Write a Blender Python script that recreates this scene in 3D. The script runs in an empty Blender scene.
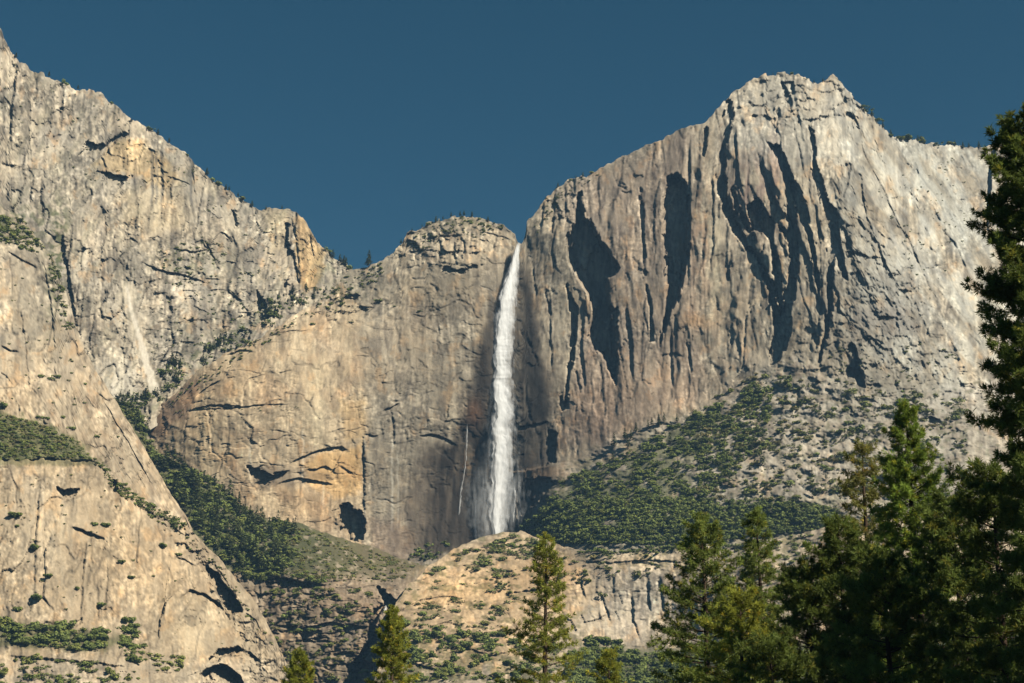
import bpy, math
import numpy as np
from mathutils import Vector

# ------------------------------------------------------------------ camera, sky, sun, exposure
scene = bpy.context.scene
COL = scene.collection
F = 1487.0                      # focal length in pixels of a 1024 px wide frame
PITCH = math.radians(16.0)
CAM = np.array([0.0, 0.0, 1.7])
cd = bpy.data.cameras.new("camera"); cam = bpy.data.objects.new("camera", cd); COL.objects.link(cam)
cd.sensor_width = 36.0; cd.lens = F / 1024.0 * 36.0
cd.clip_start = 0.5; cd.clip_end = 60000.0
cam.location = tuple(CAM); cam.rotation_euler = (math.pi / 2 + PITCH, 0, 0)
scene.camera = cam

HAZE = 4.6e-5
SUN_AZ = math.radians(53.0)     # to the right of the direction straight behind the camera
SUN_EL = math.radians(40.0)
S = Vector((math.sin(SUN_AZ) * math.cos(SUN_EL), -math.cos(SUN_AZ) * math.cos(SUN_EL), math.sin(SUN_EL)))
world = bpy.data.worlds.new("World"); scene.world = world; world.use_nodes = True
wn, wl = world.node_tree.nodes, world.node_tree.links
bg = wn["Background"]
sky = wn.new("ShaderNodeTexSky"); sky.sky_type = 'NISHITA'; sky.sun_disc = False
sky.sun_elevation = SUN_EL; sky.sun_rotation = math.pi - SUN_AZ
sky.altitude = 1300; sky.air_density = 1.0; sky.dust_density = 0.3; sky.ozone_density = 1.6
hs = wn.new("ShaderNodeHueSaturation"); hs.inputs["Saturation"].default_value = 1.38; hs.inputs["Hue"].default_value = 0.478; hs.inputs["Value"].default_value = 0.68
wl.new(sky.outputs[0], hs.inputs["Color"]); wl.new(hs.outputs[0], bg.inputs[0])
bg.inputs[1].default_value = 0.05
sd = bpy.data.lights.new("sun", 'SUN'); sun = bpy.data.objects.new("sun", sd); COL.objects.link(sun)
sd.energy = 5.0; sd.angle = math.radians(0.5); sd.color = (1.0, 0.925, 0.775)
sun.rotation_euler = S.to_track_quat('Z', 'Y').to_euler()
scene.view_settings.view_transform = 'Standard'; scene.view_settings.look = 'None'
scene.view_settings.exposure = 0.2; scene.view_settings.gamma = 1.0
scene.view_settings.use_curve_mapping = False
scene.cycles.transparent_max_bounces = 48
scene.cycles.max_bounces = 6; scene.cycles.diffuse_bounces = 0; scene.cycles.volume_bounces = 0; scene.cycles.use_denoising = True

# ------------------------------------------------------------------ projection helpers
cp, sp_ = math.cos(PITCH), math.sin(PITCH)
def P_at(u, v, Y):
    """point seen in the direction of pixel (u, v) at the horizontal distance Y (surveying the valley from the viewpoint)"""
    a = (np.asarray(u, float) - 512.0) / F; b = -(np.asarray(v, float) - 341.5) / F
    ry = cp - sp_ * b; rz = sp_ + cp * b
    Y = np.asarray(Y, float)
    return np.stack([a / ry * Y + CAM[0], Y + CAM[1] + 0 * a, rz / ry * Y + CAM[2]], -1)

# ------------------------------------------------------------------ noise
def _h(ix, iy, s):
    x = ix.astype(np.int64) * 374761393 + iy.astype(np.int64) * 668265263 + s * 974634777
    x = (x ^ (x >> 13)) & 0xffffffff
    x = (x * 1274126177) & 0xffffffff
    return (x ^ (x >> 16)) & 0xffffffff
def _r(ix, iy, s): return _h(ix, iy, s).astype(np.float32) / 4294967295.0
def perlin(x, y, s=0):
    x = np.asarray(x, np.float32); y = np.asarray(y, np.float32)
    ix = np.floor(x); iy = np.floor(y); fx = x - ix; fy = y - iy
    ix = ix.astype(np.int64); iy = iy.astype(np.int64)
    def g(i, j):
        a = _r(ix + i, iy + j, s) * (2 * np.pi)
        return np.cos(a) * (fx - i) + np.sin(a) * (fy - j)
    ux = fx * fx * fx * (fx * (fx * 6 - 15) + 10); uy = fy * fy * fy * (fy * (fy * 6 - 15) + 10)
    a = g(0, 0); b = g(1, 0); c = g(0, 1); d = g(1, 1)
    return ((a + (b - a) * ux) * (1 - uy) + (c + (d - c) * ux) * uy) * 1.5
def fbm(x, y, o=4, s=0, gain=0.5):
    t = 0; a = 1.0; n = 0
    for i in range(o):
        t = t + a * perlin(x * 2.03 ** i + 17.3 * i, y * 2.03 ** i - 9.1 * i, s + i * 7); n += a; a *= gain
    return t / n * 1.5
def ridged(x, y, o=3, s=0):
    t = 0; a = 1.0; n = 0
    for i in range(o):
        t = t + a * (1 - 2 * np.abs(perlin(x * 2.0 ** i + 5.7 * i, y * 2.0 ** i, s + i * 11))); n += a; a *= 0.5
    return t / n
def cells(x, y, s=0):
    """F1, F2, a random value and the offset from the nearest jittered cell point"""
    x = np.asarray(x, np.float32); y = np.asarray(y, np.float32)
    ix = np.floor(x).astype(np.int64); iy = np.floor(y).astype(np.int64)
    f1 = np.full(x.shape, 9.0, np.float32); f2 = f1.copy()
    bx = np.zeros_like(ix); by = np.zeros_like(iy); dx = np.zeros_like(f1); dy = np.zeros_like(f1)
    for i in (-1, 0, 1):
        for j in (-1, 0, 1):
            cx = ix + i; cy = iy + j
            ex = x - (cx + 0.1 + 0.8 * _r(cx, cy, s)); ey = y - (cy + 0.1 + 0.8 * _r(cx, cy, s + 1))
            d = np.maximum(np.abs(ex), np.abs(ey)) * 0.6 + np.hypot(ex, ey) * 0.4
            m = d < f1
            f2 = np.where(m, f1, np.minimum(f2, d)); f1 = np.where(m, d, f1)
            bx = np.where(m, cx, bx); by = np.where(m, cy, by); dx = np.where(m, ex, dx); dy = np.where(m, ey, dy)
    return f1, f2, bx, by, dx, dy
def blocks(x, y, s=0, tilt=0.6):
    """granite broken in tilted blocks: offset and slope per cell"""
    f1, f2, bx, by, dx, dy = cells(x, y, s)
    return (_r(bx, by, s + 5) - 0.5) + tilt * ((_r(bx, by, s + 6) - 0.5) * dx * 2 + (_r(bx, by, s + 7) - 0.7) * dy * 2)
def sstep(a, b, x):
    t = np.clip((x - a) / (b - a), 0, 1); return t * t * (3 - 2 * t)
def poly_sdf(U, V, poly):
    p = np.asarray(poly, np.float32); d = np.full(U.shape, 1e9, np.float32); ins = np.zeros(U.shape, bool)
    for k in range(len(p)):
        a = p[k - 1]; b = p[k]; e = b - a
        t = np.clip(((U - a[0]) * e[0] + (V - a[1]) * e[1]) / (e @ e + 1e-9), 0, 1)
        d = np.minimum(d, np.hypot(U - a[0] - t * e[0], V - a[1] - t * e[1]))
        c = (a[1] > V) != (b[1] > V)
        ins ^= c & (U < (b[0] - a[0]) * (V - a[1]) / (b[1] - a[1] + 1e-12) + a[0])
    return np.where(ins, -d, d)
def line_dist(U, V, pts):
    p = np.asarray(pts, np.float32); d = np.full(U.shape, 1e9, np.float32); al = np.zeros(U.shape, np.float32)
    n = len(p) - 1
    for k in range(n):
        a = p[k]; b = p[k + 1]; e = b - a
        t = np.clip(((U - a[0]) * e[0] + (V - a[1]) * e[1]) / (e @ e + 1e-9), 0, 1)
        q = np.hypot(U - a[0] - t * e[0], V - a[1] - t * e[1]); m = q < d
        d = np.where(m, q, d); al = np.where(m, (k + t) / n, al)
    return d, al
def region(U, V, pts, pad):
    p = np.asarray(pts)
    return (U > p[:, 0].min() - pad) & (U < p[:, 0].max() + pad) & (V > p[:, 1].min() - pad) & (V < p[:, 1].max() + pad)
def pmask(U, V, poly, soft, wob=0, ws=12, seed=3):
    """soft mask of a polygon with a wobbly outline"""
    m = np.zeros(U.shape, np.float32); r = region(U, V, poly, soft + wob + 2)
    if r.any():
        u = U[r]; v = V[r]; d = poly_sdf(u, v, poly)
        if wob: d = d + wob * fbm(u / ws, v / ws, 3, seed)
        m[r] = 1 - sstep(-soft, soft, d)
    return m
def tps(pts):
    p = np.asarray(pts, float); c = p[:, :2] / 100.0; n = len(p)
    def k(r2): return np.where(r2 > 1e-12, 0.5 * r2 * np.log(r2 + 1e-30), 0)
    K = k(((c[:, None] - c[None]) ** 2).sum(-1)) + np.eye(n) * 0.01
    A = np.zeros((n + 3, n + 3)); A[:n, :n] = K; A[:n, n] = 1; A[:n, n + 1:] = c; A[n, :n] = 1; A[n + 1:, :n] = c.T
    w = np.linalg.solve(A, np.r_[p[:, 2], 0, 0, 0])
    def f(U, V):
        x = np.asarray(U, float) / 100; y = np.asarray(V, float) / 100
        o = w[n] + w[n + 1] * x + w[n + 2] * y
        for i in range(n): o = o + w[i] * k((x - c[i, 0]) ** 2 + (y - c[i, 1]) ** 2)
        return o
    return f

# ------------------------------------------------------------------ relief features
def recess(D, U, V, poly, d, wob=1.0, soft=.8, seed=1):
    r = region(U, V, poly, 6); u = U[r]; v = V[r]
    s = poly_sdf(u, v, poly) + wob * (fbm(u / 4, v / 9, 2, seed) + 2.4 * blocks(u / 5.5, v / 13, seed + 2, .3))
    d = d * (1 + .18 * blocks(u / 7, v / 25, seed + 3))
    D[r] += d * (1 - sstep(-soft, soft * 0.4, s))
def crack(D, U, V, pts, w, d):
    r = region(U, V, pts, w + 5); u = U[r]; v = V[r]
    q, al = line_dist(u + 1.2 * fbm(u / 6, v / 6, 2, 41), v + 1.2 * fbm(u / 6, v / 6, 2, 43), pts)
    tw = w * np.clip(np.minimum(al, 1 - al) * 6, 0.25, 1)
    D[r] += d * np.clip(1 - q / tw, 0, 1)
def roof(D, U, V, pts, d, h):
    """an overhang: the rock just below the line is set back"""
    p = np.asarray(pts, float); r = region(U, V, pts, h * 3 + 4); u = U[r]; v = V[r]
    line = np.interp(u, p[:, 0], p[:, 1]) + 1.0 * fbm(u / 7, v / 50, 3, 51)
    L = p[-1, 0] - p[0, 0]; e = np.clip(np.minimum(u - p[0, 0], p[-1, 0] - u) / (0.2 * L), 0, 1)
    b = v - line
    D[r] += d * e * sstep(-0.8, 0.5, b) * np.exp(-np.clip(b, 0, None) / h)
def corner(D, U, V, pts, d, w):
    """a rib whose left side falls back: the rock just left of the line is set back"""
    p = np.asarray(sorted(pts, key=lambda q: q[1]), float); r = region(U, V, pts, w * 3 + 4); u = U[r]; v = V[r]
    line = np.interp(v, p[:, 1], p[:, 0]) + 1.0 * fbm(u / 50, v / 8, 3, 61)
    L = p[-1, 1] - p[0, 1]; e = np.clip(np.minimum(v - p[0, 1], p[-1, 1] - v) / (0.2 * L), 0, 1)
    b = line - u
    D[r] += d * e * sstep(-0.8, 0.5, b) * np.exp(-np.clip(b, 0, None) / w)

# ------------------------------------------------------------------ materials
def mat_attr(name, rough=0.9, var=0.16, scale=0.25, bump=0.0, transl=0.0, spec=0.2, stretch=0.25):
    m = bpy.data.materials.new(name); m.use_nodes = True
    n, l = m.node_tree.nodes, m.node_tree.links; b = n["Principled BSDF"]
    at = n.new("ShaderNodeAttribute"); at.attribute_name = "Col"
    geo = n.new("ShaderNodeNewGeometry"); mp = n.new("ShaderNodeMapping"); mp.inputs["Scale"].default_value = (1, 1, stretch)
    nz = n.new("ShaderNodeTexNoise"); nz.inputs["Scale"].default_value = scale; nz.inputs["Detail"].default_value = 6; nz.inputs["Roughness"].default_value = .65
    mr = n.new("ShaderNodeMapRange"); mr.inputs["From Min"].default_value = 0.25; mr.inputs["From Max"].default_value = 0.75
    mr.inputs["To Min"].default_value = 1 - var; mr.inputs["To Max"].default_value = 1 + var
    mx = n.new("ShaderNodeVectorMath"); mx.operation = 'SCALE'
    l.new(geo.outputs["Position"], mp.inputs["Vector"]); l.new(mp.outputs[0], nz.inputs["Vector"])
    l.new(nz.outputs["Fac"], mr.inputs["Value"]); l.new(at.outputs["Color"], mx.inputs[0]); l.new(mr.outputs[0], mx.inputs["Scale"])
    l.new(mx.outputs[0], b.inputs["Base Color"])
    b.inputs["Roughness"].default_value = rough; b.inputs["Specular IOR Level"].default_value = spec
    if bump:
        bp = n.new("ShaderNodeBump"); bp.inputs["Strength"].default_value = bump; bp.inputs["Distance"].default_value = 2.0
        l.new(nz.outputs["Fac"], bp.inputs["Height"]); l.new(bp.outputs[0], b.inputs["Normal"])
    if transl:
        t = n.new("ShaderNodeBsdfTranslucent"); ms = n.new("ShaderNodeMixShader"); ms.inputs[0].default_value = transl
        l.new(mx.outputs[0], t.inputs[0]); l.new(b.outputs[0], ms.inputs[1]); l.new(t.outputs[0], ms.inputs[2])
        l.new(ms.outputs[0], n["Material Output"].inputs[0])
    return m
M_ROCK = mat_attr("granite", var=0.20, scale=0.22, bump=0.25)
M_LEAF = mat_attr("needles", rough=0.6, var=0.25, scale=0.8, transl=0.45, spec=0.25, stretch=1)
M_SCRUB = mat_attr("scrub_leaves", rough=0.75, var=0.25, scale=0.2, transl=0.2, stretch=1)
M_BARK = mat_attr("bark", rough=0.95, var=0.35, scale=3.0, stretch=0.2)
M_GRASS = mat_attr("meadow_grass", rough=0.95, var=0.3, scale=0.6, stretch=1)
def mat_water(name, alpha, col=(0.96, 0.965, 0.965)):
    m = bpy.data.materials.new(name); m.use_nodes = True
    n, l = m.node_tree.nodes, m.node_tree.links; b = n["Principled BSDF"]
    b.inputs["Base Color"].default_value = (*col, 1); b.inputs["Roughness"].default_value = 0.6
    tr = n.new("ShaderNodeBsdfTranslucent"); tr.inputs[0].default_value = (*col, 1)
    mt = n.new("ShaderNodeMixShader"); mt.inputs[0].default_value = 0.12
    l.new(b.outputs[0], mt.inputs[1]); l.new(tr.outputs[0], mt.inputs[2])
    geo = n.new("ShaderNodeNewGeometry"); mp = n.new("ShaderNodeMapping"); mp.inputs["Scale"].default_value = (1, 1, 0.18)
    nz = n.new("ShaderNodeTexNoise"); nz.inputs["Scale"].default_value = 0.35; nz.inputs["Detail"].default_value = 5
    l.new(geo.outputs["Position"], mp.inputs[0]); l.new(mp.outputs[0], nz.inputs["Vector"])
    mr = n.new("ShaderNodeMapRange"); mr.inputs["From Min"].default_value = 0.3; mr.inputs["From Max"].default_value = 0.7
    mr.inputs["To Min"].default_value = alpha * 0.45; mr.inputs["To Max"].default_value = min(1, alpha * 1.5)
    l.new(nz.outputs["Fac"], mr.inputs["Value"])
    tp = n.new("ShaderNodeBsdfTransparent"); ms = n.new("ShaderNodeMixShader")
    l.new(mr.outputs[0], ms.inputs[0]); l.new(tp.outputs[0], ms.inputs[1]); l.new(mt.outputs[0], ms.inputs[2])
    l.new(ms.outputs[0], n["Material Output"].inputs[0])
    return m
def mat_veil(name):
    m = mat_water(name, 1.0); n, l = m.node_tree.nodes, m.node_tree.links
    at = n.new("ShaderNodeAttribute"); at.attribute_name = "Col"
    nz = [x for x in n if x.type == 'TEX_NOISE'][0]; mr = [x for x in n if x.type == 'MAP_RANGE'][0]; sc = [x for x in n if x.type == 'MIX_SHADER'][-1]
    nz.inputs["Scale"].default_value = 0.22
    ad = n.new("ShaderNodeMath"); ad.operation = 'SUBTRACT'; ad.inputs[1].default_value = .5
    mu = n.new("ShaderNodeMath"); mu.operation = 'MULTIPLY_ADD'; mu.inputs[1].default_value = 1.15; mu.use_clamp = True
    ml = n.new("ShaderNodeMath"); ml.operation = 'MULTIPLY'; sp = n.new("ShaderNodeSeparateColor")
    l.new(at.outputs["Color"], sp.inputs[0]); l.new(nz.outputs["Fac"], ad.inputs[0]); l.new(ad.outputs[0], mu.inputs[0]); l.new(sp.outputs["Red"], mu.inputs[2])
    l.new(mu.outputs[0], ml.inputs[0]); l.new(sp.outputs["Green"], ml.inputs[1])
    for x in list(sc.inputs[0].links): l.remove(x)
    l.new(ml.outputs[0], sc.inputs[0])
    return m
M_VEIL = mat_veil("white_water_veil")
M_WATER = mat_water("falling_water", 0.5); M_CORE = mat_water("white_water", 0.95); M_MIST = mat_water("water_mist", 0.30); M_RILL = mat_water("thin_water", 0.4); M_CASC = mat_water("cascade_water", 1.0)

# ------------------------------------------------------------------ mesh helpers
def link(name, me, parent=None, loc=None):
    o = bpy.data.objects.new(name, me); COL.objects.link(o)
    if parent is not None: o.parent = parent
    if loc is not None: o.location = tuple(float(x) for x in loc)
    return o
def mesh_np(name, verts, faces, mat, cols=None, mats=None, midx=None, smooth=False):
    """faces: (n, k) int array, or a list of such arrays"""
    if not isinstance(faces, list): faces = [faces]
    faces = [np.asarray(f, np.int32) for f in faces if len(f)]
    me = bpy.data.meshes.new(name); nv = len(verts)
    me.vertices.add(nv); me.vertices.foreach_set("co", np.asarray(verts, np.float32).ravel())
    loops = np.concatenate([f.ravel() for f in faces]); tot = np.concatenate([np.full(len(f), f.shape[1], np.int32) for f in faces])
    me.loops.add(len(loops)); me.loops.foreach_set("vertex_index", loops)
    me.polygons.add(len(tot)); st = np.concatenate([[0], np.cumsum(tot)[:-1]]).astype(np.int32)
    me.polygons.foreach_set("loop_start", st)
    if smooth: me.polygons.foreach_set("use_smooth", np.ones(len(tot), bool))
    for m in (mats or [mat]): me.materials.append(m)
    if midx is not None: me.polygons.foreach_set("material_index", np.asarray(midx, np.int32))
    if cols is not None:
        c = np.ones((nv, 4), np.float32); c[:, :3] = cols
        a = me.color_attributes.new("Col", 'FLOAT_COLOR', 'POINT'); a.data.foreach_set("color", c.ravel())
    me.update(calc_edges=True)
    if not smooth: pass
    return me
def tag(o, label=None, cat=None, group=None, kind=None):
    if label: o["label"] = label
    if cat: o["category"] = cat
    if group: o["group"] = group
    if kind: o["kind"] = kind
    return o

LAYERS = {}
def layer(lname, name, u0, u1, top, bot, ctl, relief, colour, du=1.0, dv=1.0, edge=1.0, back=(25, 90, 260, 700), label=None, cat=None):
    """one mountain: its front is surveyed column by column from ridge to foot, then it runs back behind the ridge"""
    us = np.arange(u0, u1 + du, du)
    if u0 < 0: us = np.concatenate([np.arange(u0 - 240, u0, 6), us])       # the range goes on beyond the view, surveyed more coarsely
    if u1 > 1024: us = np.concatenate([us, np.arange(us[-1] + 6, u1 + 240, 6)])
    t = np.asarray(top, float); b = np.asarray(bot, float)
    vt = np.interp(us + edge * 2.2 * fbm(us / 7, us * 0 + 8.1, 3, 75), t[:, 0], t[:, 1]); vb = np.interp(us, b[:, 0], b[:, 1])
    jag = 1 + 1.6 * sum(np.exp(-((us - c) / w) ** 2) for c, w in ((560, 34), (440, 50), (335, 22), (800, 60), (915, 40), (30, 50)))
    vt = vt + edge * jag * (1.6 * fbm(us / 14, us * 0 + 3.3, 3, 71) + 1.3 * (blocks(us / 5, us * 0 + .5, 73, 0.3)))
    n = int(np.ceil((vb - vt).max() / dv)) + 1
    k = np.linspace(0, 1, n)
    U = np.repeat(us[None], n, 0).astype(np.float32); V = (vt[None] + k[:, None] * (vb - vt)[None]).astype(np.float32)
    f = tps(ctl)
    Y = f(np.clip(U, -80, 1110), V).astype(np.float32)
    D = relief(U, V).astype(np.float32); Y = Y + D
    C = np.clip(colour(U, V, D) * np.array((1.02, 1.0, .965), np.float32), 0.01, 0.9)
    P = P_at(U, V, Y)
    rows = [P]; crow = [C]
    first = P[0]
    extra = []
    for q in back:
        B = first.copy(); B[:, 0] *= (B[:, 1] + q) / B[:, 1]; B[:, 1] += q; B[:, 2] -= 0.02 * q; extra.append(B)
    P = np.concatenate([np.stack(extra[::-1], 0), P], 0); C = np.concatenate([np.repeat(C[:1], len(back), 0), C], 0)
    R, W = P.shape[:2]; idx = np.arange(R * W).reshape(R, W)
    q = np.stack([idx[:-1, :-1].ravel(), idx[1:, :-1].ravel(), idx[1:, 1:].ravel(), idx[:-1, 1:].ravel()], 1)
    me = mesh_np(name, P.reshape(-1, 3), q, M_ROCK, C.reshape(-1, 3))
    o = link(name, me); tag(o, label, cat, None, 'structure')
    Pn = P[len(back):]
    def sample(u, v):
        i = int(np.clip(np.searchsorted(us, u - du / 2), 0, W - 1)); j = int(np.clip(round((v - vt[i]) / max(vb[i] - vt[i], 1e-6) * (n - 1)), 0, n - 1))
        return Pn[j, i]
    LAYERS[lname] = sample
    return o
def lerp(C, m, col): return C + (np.asarray(col, np.float32) - C) * m[..., None]
def zone(C, m, col):
    """a colour patch that keeps the grain of the rock under it"""
    col = np.asarray(col, np.float32); k = m[..., None]
    return C + k * (.35 * col + .65 * C * col / np.array((.34, .285, .215), np.float32) - C)
def ell(U, V, cx, cy, rx, ry, rot=0):
    a = math.radians(rot); x = U - cx; y = V - cy
    return np.exp(-(((x * math.cos(a) + y * math.sin(a)) / rx) ** 2 + ((-x * math.sin(a) + y * math.cos(a)) / ry) ** 2))
GREY = (.30, .262, .205); TAN = (.43, .33, .215); ORANGE = (.50, .30, .135); PALE = (.62, .545, .42); PINK = (.34, .26, .205)
STAIN = (.105, .09, .075); FALL_DARK = (.062, .05, .042); GREENG = (.14, .15, .075); BROWN = (.22, .165, .11)
TINT = {}; CR = {}
def joints(U, V, seed, lx, ly, wx=.9, wy=.6):
    """jointed granite: long wavy near-vertical joints, shorter cross joints; a depth and a tone for each slab between them"""
    phi = U / lx + wx * fbm(U / (lx * 2.6), V / (ly * 2.2), 4, seed, .55)
    ix = np.floor(phi)
    psi = V / ly + wy * fbm(U / (lx * 2.2), V / (ly * 1.6), 4, seed + 3, .55) + 7 * _r(ix.astype(np.int64), ix.astype(np.int64) * 0, seed + 8)
    iy = np.floor(psi); fx = phi - ix - .5; fy = psi - iy - .5; a, b = ix.astype(np.int64), iy.astype(np.int64)
    D = (_r(a, b, seed + 5) - .5) + (_r(a, b, seed + 6) - .5) * fx * 1.3 + (_r(a, b, seed + 7) - .65) * fy * .8
    e = np.minimum((.5 - np.abs(fx)) * lx, (.5 - np.abs(fy)) * ly * (.6 + 3 * (_r(a, b, seed + 12) > .5)))
    cr = sstep(1.3, .2, e) * (fbm(U / (lx * 1.2), V / (ly * .8), 3, seed + 15) > -.05)
    return D, _r(a, b, seed + 9) - .5, cr
def saw(U, V, seed, lam, wx, ly):
    """flutes: each rib rises gently and breaks off on its left side"""
    p = U / lam + wx * fbm(U / (lam * 2.5), V / ly, 4, seed, .55); f = p - np.floor(p)
    return np.where(f < .9, f / .9, (1 - f) * 10) * np.clip(.35 + 1.1 * fbm(U / (lam * 1.6), V / (ly * .8), 3, seed + 5) + .3, 0, 1.2)
def rock_base(U, V, base, seed, warm=0.5, streak=0.35, pale=0.3, tints=()):
    C = np.empty(U.shape + (3,), np.float32); C[:] = base
    t = sum(TINT[k] for k in tints) if tints else 0 * U
    C = lerp(C, np.clip(warm * sstep(-.15, .25, fbm(U / 50, V / 64, 5, seed, .6) + .35 * t), 0, 1), TAN)
    C = lerp(C, .1 + pale * sstep(.0, .3, fbm(U / 24 + 9, V / 36, 5, seed + 20, .6) - .3 * t), PALE)
    C = lerp(C, 0.4 * sstep(.25, .45, fbm(U / 22 + 40, V / 26, 4, seed + 60, .6) + .2 * t), ORANGE)
    C = lerp(C, (.3 + streak) * sstep(.05, .3, fbm(U / 16, V / 30, 5, seed + 65, .62) + .25 * t), (.175, .155, .13))
    q = np.clip(.25 + 1.1 * sstep(-.3, .35, fbm(U / 48, V / 55, 3, seed + 71)), 0, 1.3)    # how weathered: clean slabs to dirty broken zones
    wx = U + 5 * fbm(U / 24, V / 70, 3, seed + 31)
    s1 = fbm(wx / 6.0, V / 95, 4, seed + 33, .6); s2 = fbm(wx / 2.2, V / 55, 3, seed + 37)
    C = lerp(C, np.clip(1.6 * streak, 0, .85) * sstep(.12, .4, s1) * sstep(-.1, .35, fbm(U / 40, V / 60, 3, seed + 39)), STAIN)
    C = lerp(C, streak * np.clip(q, 0, 1) * sstep(.1, .4, s2), (.15, .13, .11))
    C = lerp(C, 1.1 * streak * sstep(.15, .42, -s1), PALE)
    C = lerp(C, .6 * streak * np.clip(q, 0, 1) * sstep(.2, .5, -s2), PALE)
    for k in tints: C = lerp(C, .7 * CR[k], (.085, .075, .062))
    m = q * (.75 * fbm(U / 4, V / 5, 4, seed + 51, .7) + .4 * fbm(U / 13, V / 14, 4, seed + 53, .6)) + .4 * t + .22 * fbm(U / 60, V / 45, 3, seed + 73)
    return C * np.clip(np.exp(m), .4, 1.75)[..., None]
def rough(U, V, seed, a1=9, a2=3, a3=1.2, sx=34, sy=70):
    m1 = sstep(-.35, .35, fbm(U / 60, V / 60, 2, seed + 41)); m2 = sstep(-.25, .3, fbm(U / 30, V / 40, 3, seed + 43)); m3 = sstep(-.25, .3, fbm(U / 22, V / 26, 3, seed + 45))
    d1, t1, c1 = joints(U, V, seed + 4, sx * .8, sy); d2, t2, c2 = joints(U, V, seed + 14, sx / 2.6, sy / 2.6); d3, t3, c3 = joints(U, V, seed + 24, sx / 7, sy / 6.5)
    TINT[seed] = (.9 * t1 + .8 * t2 * m2 + .6 * t3 * m3)
    CR[seed] = np.clip(.85 * c1 + .6 * c2 * m2 + .3 * c3 * m3, 0, 1)
    D = a3 * 2.4 * CR[seed] + a1 * .7 * m1 * d1 + a2 * m2 * 1.1 * d2 + a3 * 1.5 * m3 * d3
    D += a2 * .9 * fbm(U / 18, V / 30, 5, seed + 34, .55)
    D += a2 * .8 * m2 * saw(U, V, seed + 51, sx / 3, .8, 60)
    D += a3 * .8 * m3 * fbm(U / 3.2, V / 4.5, 3, seed + 55, .6)
    return D

# ------------------------------------------------------------------ the valley floor
g = 40000.0
me = mesh_np("ground", [(-g, -2000, 0), (g, -2000, 0), (g, g, 0), (-g, g, 0)], np.array([[0, 1, 2, 3]]), M_GRASS, np.tile((.07, .085, .03), (4, 1)))
tag(link("ground", me), "dry green meadow of the valley floor under the trees", "meadow", None, 'structure')

# ------------------------------------------------------------------ the great wall: domed wall, fall amphitheatre, right massif, talus
TOP_FACE = [(110, 432), (125, 424), (150, 412), (169, 399), (197, 371), (225, 354), (260, 338), (280, 325), (300, 312), (318, 300), (335, 286), (345, 276), (352, 269), (362, 268),
    (374, 264), (385, 257), (393, 251), (400, 243), (408, 233), (420, 227), (440, 220), (455, 216), (466, 215), (480, 219), (492, 222), (505, 226), (515, 233), (519, 243), (521, 246), (523, 243),
    (526, 232), (528, 221), (536, 210), (546, 198), (556, 189), (566, 181), (575, 178), (583, 177), (592, 172), (615, 160), (640, 148), (665, 138), (683, 128), (695, 125), (704, 124),
    (709, 117), (715, 111), (722, 104), (728, 98), (734, 92), (745, 85), (755, 78), (766, 74), (780, 72), (795, 73), (803, 77), (812, 83), (820, 83), (828, 80), (833, 75), (838, 78),
    (847, 88), (853, 98), (860, 106), (870, 113), (880, 124), (890, 136), (900, 139), (915, 139), (925, 141), (935, 146), (950, 143), (965, 148), (985, 147), (1000, 140), (1030, 128), (1092, 118)]
CTL_FACE = [(118, 430, 2260), (160, 400, 2230), (220, 420, 2170), (220, 560, 2150), (300, 330, 2230), (300, 450, 2180), (330, 540, 2205), (345, 280, 2330), (390, 262, 2330), (400, 330, 2260), (400, 430, 2240), (400, 560, 2235),
    (470, 220, 2340), (470, 260, 2280), (470, 400, 2268), (480, 550, 2272), (520, 243, 2330), (520, 300, 2300), (520, 430, 2295), (520, 560, 2280),
    (550, 230, 2300), (575, 180, 2350), (600, 300, 2282), (570, 460, 2270), (560, 400, 2286), (640, 150, 2330), (650, 230, 2275), (640, 380, 2255), (610, 440, 2240), (690, 125, 2320), (700, 200, 2262), (700, 330, 2240), (690, 405, 2215),
    (760, 80, 2390), (760, 140, 2290), (760, 230, 2252), (760, 340, 2222), (800, 74, 2390), (830, 80, 2410), (850, 92, 2420), (850, 180, 2270), (850, 280, 2205), (840, 380, 2135), (890, 135, 2480), (920, 260, 2300), (900, 400, 2130),
    (985, 147, 2600), (985, 260, 2450), (1000, 380, 2250), (1090, 150, 2700), (1090, 300, 2520),
    (760, 380, 2185), (720, 440, 2120), (640, 470, 2140), (560, 490, 2225), (560, 540, 2110), (640, 530, 2010), (720, 520, 2000), (830, 520, 1990), (950, 500, 2040), (1090, 480, 2100), (640, 600, 1985), (720, 600, 1970), (830, 600, 1950), (1000, 600, 1950), (1090, 600, 1960), (540, 600, 2050)]
TALUS = [(500, 545), (530, 515), (552, 478), (566, 466), (600, 447), (640, 430), (690, 411), (735, 392), (765, 366), (790, 352), (820, 368), (860, 392), (920, 395), (960, 380), (1100, 370), (1100, 700), (500, 700)]
MASSIF = [(527, 225), (575, 170), (700, 115), (760, 60), (850, 70), (900, 130), (1100, 110), (1100, 370), (960, 380), (900, 395), (820, 370), (790, 355), (735, 395), (640, 432), (560, 470), (550, 400), (540, 300)]
RIGHTS = [(850, 75), (905, 130), (1100, 110), (1100, 400), (900, 400), (850, 330), (838, 200)]
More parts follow.
